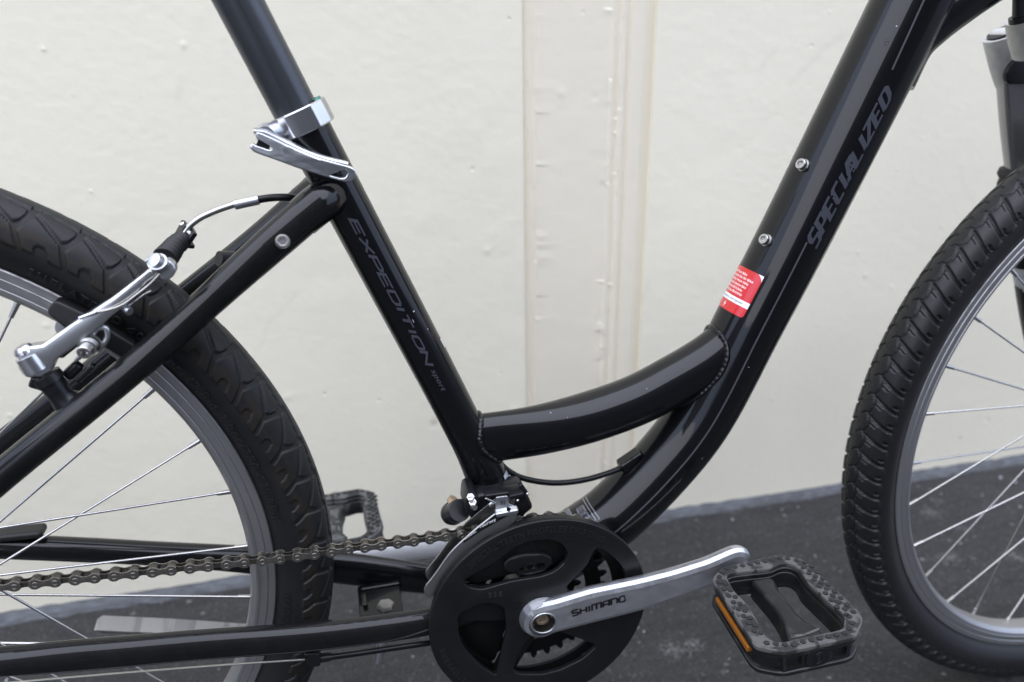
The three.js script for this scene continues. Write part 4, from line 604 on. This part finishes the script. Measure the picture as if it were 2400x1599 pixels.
  const decal = (text, a, b, h, font, col, dz, rot = 0) => { const w = Math.hypot(b[0] - a[0], b[1] - a[1]), g = new THREE.PlaneGeometry(w, h).translate(w / 2, h / 2, 0).rotateZ(Math.atan2(b[1] - a[1], b[0] - a[0]) + rot).translate(a[0], a[1], a[2] + dz); const W2 = 512, H2 = Math.max(24, Math.round(512 * h / w)); return part('lettering', g, new THREE.MeshPhysicalMaterial({ transparent: true, roughness: .4, map: canvasTex(W2, H2, (x) => { x.fillStyle = col; x.font = font.replace('#', Math.round(H2 * .92)); x.textBaseline = 'middle'; x.fillText(text, 2, H2 * .5, W2 - 4); }) }), fd); };
  decal('Tourney', [.4488,.3526,.0537], [.4677,.3598,.0537], .0040, 'italic bold #px sans-serif', 'rgb(214,214,214)', .0004);
  decal('SHIMANO', [.4369,.3443,.0537], [.4481,.3512,.0537], .0026, 'bold #px sans-serif', 'rgb(205,205,205)', .0004);
  decal('SIS', [.4697,.3699,.0502], [.4688,.3752,.0502], .0030, 'bold #px sans-serif', 'rgb(18,18,18)', .0002);
  decal('INDEX', [.4711,.3697,.0502], [.4702,.375,.0502], .0014, 'bold #px sans-serif', 'rgb(28,28,28)', .0002);
}

// rear rim brake -----------------------------------------------------
const br = group('rim_brake', bike, 'silver rear rim brake with black pads');
{
  const z = .051;
  const armP = [[.159,.5241,.051], [.1609,.5315,.051], [.1653,.5356,.051], [.1751,.5363,.051], [.1966,.5497,.051], [.2216,.5638,.051], [.2469,.5807,.051], [.2488,.5783,.051], [.2413,.5742,.051], [.2349,.5665,.051], [.2165,.5537,.051], [.2052,.5448,.051], [.1787,.5277,.051], [.174,.52,.051], [.1664,.5167,.051], [.1609,.5185,.051]].map(xy);
  part('arm', plate(armP, z - .0095, z, { r: .0015, bev: .0016, grow: true, bs: 3 }), M.polish, br, 'polished near brake arm');
  part('arm_edge', plate([[.1776,.5263,.05], [.2047,.5433,.05], [.2159,.552,.05], [.2343,.5646,.05], [.2348,.5634,.05], [.2141,.5493,.05], [.2033,.5399,.05], [.1818,.5252,.05]].map(xy), z - .0125, z - .0065, { r: .001, bev: .0006 }), M.ringBlack, br);
  const bx = V3([.1632,.532,.047]).sub(V3([.1727,.5079,.047])).normalize().toArray();
  part('brake_boss', flat([sweep([[.183,.4906,.046], [.1777,.498,.047], [.173,.5093,.047]], (u) => [.0122 - .0048 * sst(0, .6, u), .010 - .003 * sst(0, .6, u)], { n: 18, m: 26 }), cyl([.1747,.5055,.047], [.1715,.5138,.047], .0078, .0078, 26), cyl([.1725,.5115,.047], [.1705,.5163,.047], .0094, .009, 26), box([.1665,.5121,.05], [.010, .008, .006], .002, [0, 0, -.5])]), M.blackPart, br);
  part('pivot_bolt', flat([lathe([[.0052, 0], [.0062, .0008], [.0062, .003], [.0048, .0052], [.0028, .006], [0, .006]], add3([.1637,.5301,.047], bx, .002), bx, 30), cyl([.1669,.5203,.047], [.1633,.5305,.047], .0082, .0075, 26)]), M.polish, br);
  // pad and holder along the rim
  const padP = [[.1732,.5529,.026], [.176,.5564,.026], [.1796,.559,.026], [.1965,.5468,.026], [.2087,.5347,.026], [.2218,.5222,.026], [.2198,.5142,.026], [.2136,.5124,.026], [.2009,.5244,.026], [.1827,.5374,.026], [.173,.5497,.026]].map(xy);
  part('brake_pad', flat([plate(padP, .0145, .0265, { r: .004, bev: .0016 }), cyl([.1867,.5442,.0262], [.187,.5444,.0268], .0022, .0022, 14)]), M.rubber, br, 'black brake shoe against the rim');
  part('pad_washer', cyl([.1787,.5386,.02], [.1805,.5396,.025], .0056, .0056, 26), M.alu, br);
  part('arm_slot', sweep(new THREE.CatmullRomCurve3([[.202,.5386,.046], [.2066,.544,.046], [.2111,.5441,.046], [.2115,.5382,.046], [.2066,.5316,.046], [.2015,.5286,.046], [.1992,.5324,.046]].map(V3), true), [.0019, .0036][0], { n: 50, m: 12, caps: false }), M.alu, br);
  part('pad_bolt', flat([cyl([.2,.5337,.034], [.2017,.5348,.05], .0066, .0066, 26), lathe([[.0066, 0], [.0055, .0025], [.0044, .0032], [.0044, .0085], [.0040, .009], [.0026, .009], [.0026, .005], [0, .005]], [.2005,.5338,.05], [-.12, -.12, 1], 28)]), M.steel, br);
  part('spring_housing', flat([box([.1935,.5144,.046], [.016, .004, .006], .0015, [0, 0, .68]), box([.1848,.5147,.04], [.013, .008, .008], .003, [0, 0, .68])]), M.blackPart, br);
  // cable anchor at the top, boot, noodle and cable
  part('anchor_bolt', flat([lathe([[.0050, -.002], [.0054, 0], [.0054, .0012], [.0046, .0032], [.0024, .0044], [0, .0047]], [.2508,.5862,.052], [-.45, .62, .64], 28), cyl([.2515,.5834,.05], [.2511,.5867,.053], .0060, .0060, 24), plate([[.2504,.5745,.05], [.2503,.5796,.05], [.2557,.5875,.05], [.2593,.585,.05], [.2611,.5804,.05], [.2581,.575,.05], [.2537,.5731,.05]].map(xy), .042, .051, { r: .003, bev: .0018 })]), M.alu, br);
  part('boot', sweep([[.2508,.5826,.03], [.2529,.5845,.022], [.2554,.5871,.012], [.2582,.5885,.004]], (u) => .0074 - .0018 * u + .0008 * Math.sin(u * 40), { n: 50, m: 24 }), M.rubber, br);
  part('noodle_holder', flat([box([.2555,.5898,-.004], [.0035, .02, .012], .001, [.2, .3, -.62]), box([.2617,.5884,.002], [.0035, .015, .012], .001, [.2, .3, -.75]), box([.2579,.5852,0], [.013, .003, .012], .001, [.2, .3, -.3])]), M.blackPart, br);
  part('holder_pin', flat([cyl([.2609,.5935,-.002], [.2658,.591,.004], .0022, .0022, 12), cyl([.2578,.5969,-.004], [.2602,.5979,-.004], .0018, .0018, 10)]), M.chrome, br);
  part('noodle', sweep([[.2582,.5868,.002], [.2612,.5939,0], [.2695,.6008,0], [.2823,.6062,0], [.296,.6101,0]], .0022, { n: 40, m: 14 }), M.steel, br);
  part('ferrule', cyl([.2953,.6095,0], [.3115,.6121,0], .0034, .0034, 20), M.alu, br);
  part('cable_housing', sweep([[.3109,.6122,0], [.3213,.613,0], [.3326,.6124,0], [.3402,.6087,-.006], [.3458,.6015,-.01]], .0026, { n: 30, m: 14 }), M.housing, br);
  part('arm', plate([[.2143,.5606,-.045], [.2204,.5637,-.045], [.2385,.5771,-.045], [.2397,.5737,-.045], [.2214,.559,-.045], [.2149,.5546,-.045]].map(xy), -.053, -.044, { r: .002, bev: .0015 }), M.alu, br, 'far brake arm behind the tyre');
  part('cable', sweep([[.2518,.5792,.053], [.2446,.5728,.053], [.2351,.5662,.0535], [.2258,.5605,.0535], [.2165,.5578,.053], [.2103,.5571,.0525]], .0007, { n: 40, m: 8 }), M.wire, br);
  part('cable_end', cyl([.2103,.5571,.0525], [.1997,.5537,.052], .0015, .0013, 12), M.chrome, br);
  part('spring', sweep([[.2429,.5663,.047], [.2387,.5647,.048], [.233,.5612,.048], [.2276,.5579,.047]], .0008, { n: 20, m: 8 }), M.chrome, br);
  part('spring_screw', cyl([.2247,.5567,.046], [.2287,.5545,.05], .0026, .0026, 16), M.alu, br);
}

// kickstand ----------------------------------------------------------
const ks = group('kickstand', bike, 'folded kickstand with a weathered flat leg');
part('mount_plate', flat([plate([[-.019, -.034], [.019, -.034], [.019, .034], [-.019, .034]], 0, .004, { r: .004, bev: .0008 }).rotateX(-Math.PI / 2).translate(...[.3668,.2436,0]), box([.3687,.2421,-.028], [.036, .016, .006], .002), box([.3539,.2436,-.01], [.0042, .016, .016], .001, [0, 0, .05])]), M.paint, ks);
{ const O = [.371,.2436,0]; part('mount_bolt', flat([hexBolt(O, [.12, 1, -.1], .0082, .0072), cyl(add3(O, [0, .001, 0], -1), add3(O, [0, .002, 0]), .0115, .0115, 28)]), M.weathered, ks); part('bolt_shank', cyl(add3(O, [0, -.012, 0]), [.3598,.1876,0], .0045, .0045, 18), M.alu, ks); }
part('leg', flat([toCreasedNormals(sweep([[.0997,.1963,-.105], [.1722,.1798,-.1], [.2513,.1633,-.09], [.3254,.1522,-.075], [.3504,.1655,-.06]], (u) => [.0105 * Math.min(1, .55 + u * 30), .0085], { n: 60, m: 4 }), .5)]), M.weathered, ks, 'weathered metal leg with a slanted end');

// gear cables --------------------------------------------------------
const gc = group('gear_cable', bike, 'black gear cable housing under the frame');
part('housing', sweep([[.4779,.3772,0], [.4833,.3712,.002], [.4931,.3635,.003], [.5102,.3559,.003], [.5295,.3513,.003], [.5531,.3507,.003], [.5729,.3537,.003], [.588,.3575,.003]], .0026, { n: 60, m: 16 }), M.housing, gc);
part('cable_stop', plate([[.5842,.3628,.006], [.6022,.3735,.006], [.6043,.3719,.006], [.5939,.3526,.006], [.5857,.3569,.006]].map(xy), -.004, .009, { r: .002, bev: .002 }), M.paint, gc);
part('housing', sweep([[.3154,.2491,.05], [.3452,.2474,.05], [.3729,.2453,.049], [.4051,.2401,.045], [.4395,.2296,.035]], .0026, { n: 40, m: 14 }), M.housing, gc);
part('ferrule', flat([cyl([.3141,.2494,.05], [.3221,.2488,.05], .0036, .0036, 16), cyl([.3221,.2488,.05], [.3241,.2488,.05], .0031, .0031, 16)]), M.blackPart, gc);
part('cable_stop', plate([[.3033,.2605,.052], [.3163,.2583,.052], [.3146,.245,.052], [.3066,.2456,.052], [.3037,.2529,.052]].map(xy), .044, .055, { r: .002, bev: .0015 }), M.blackPart, gc);
part('cable', sweep([[.3028,.2508,.05], [.2354,.2634,.053], [.1621,.2759,.056], [.1018,.2852,.058], [.0778,.288,.058]], .00085, { n: 40, m: 8 }), M.wire, gc);

renderer.render(scene, camera);
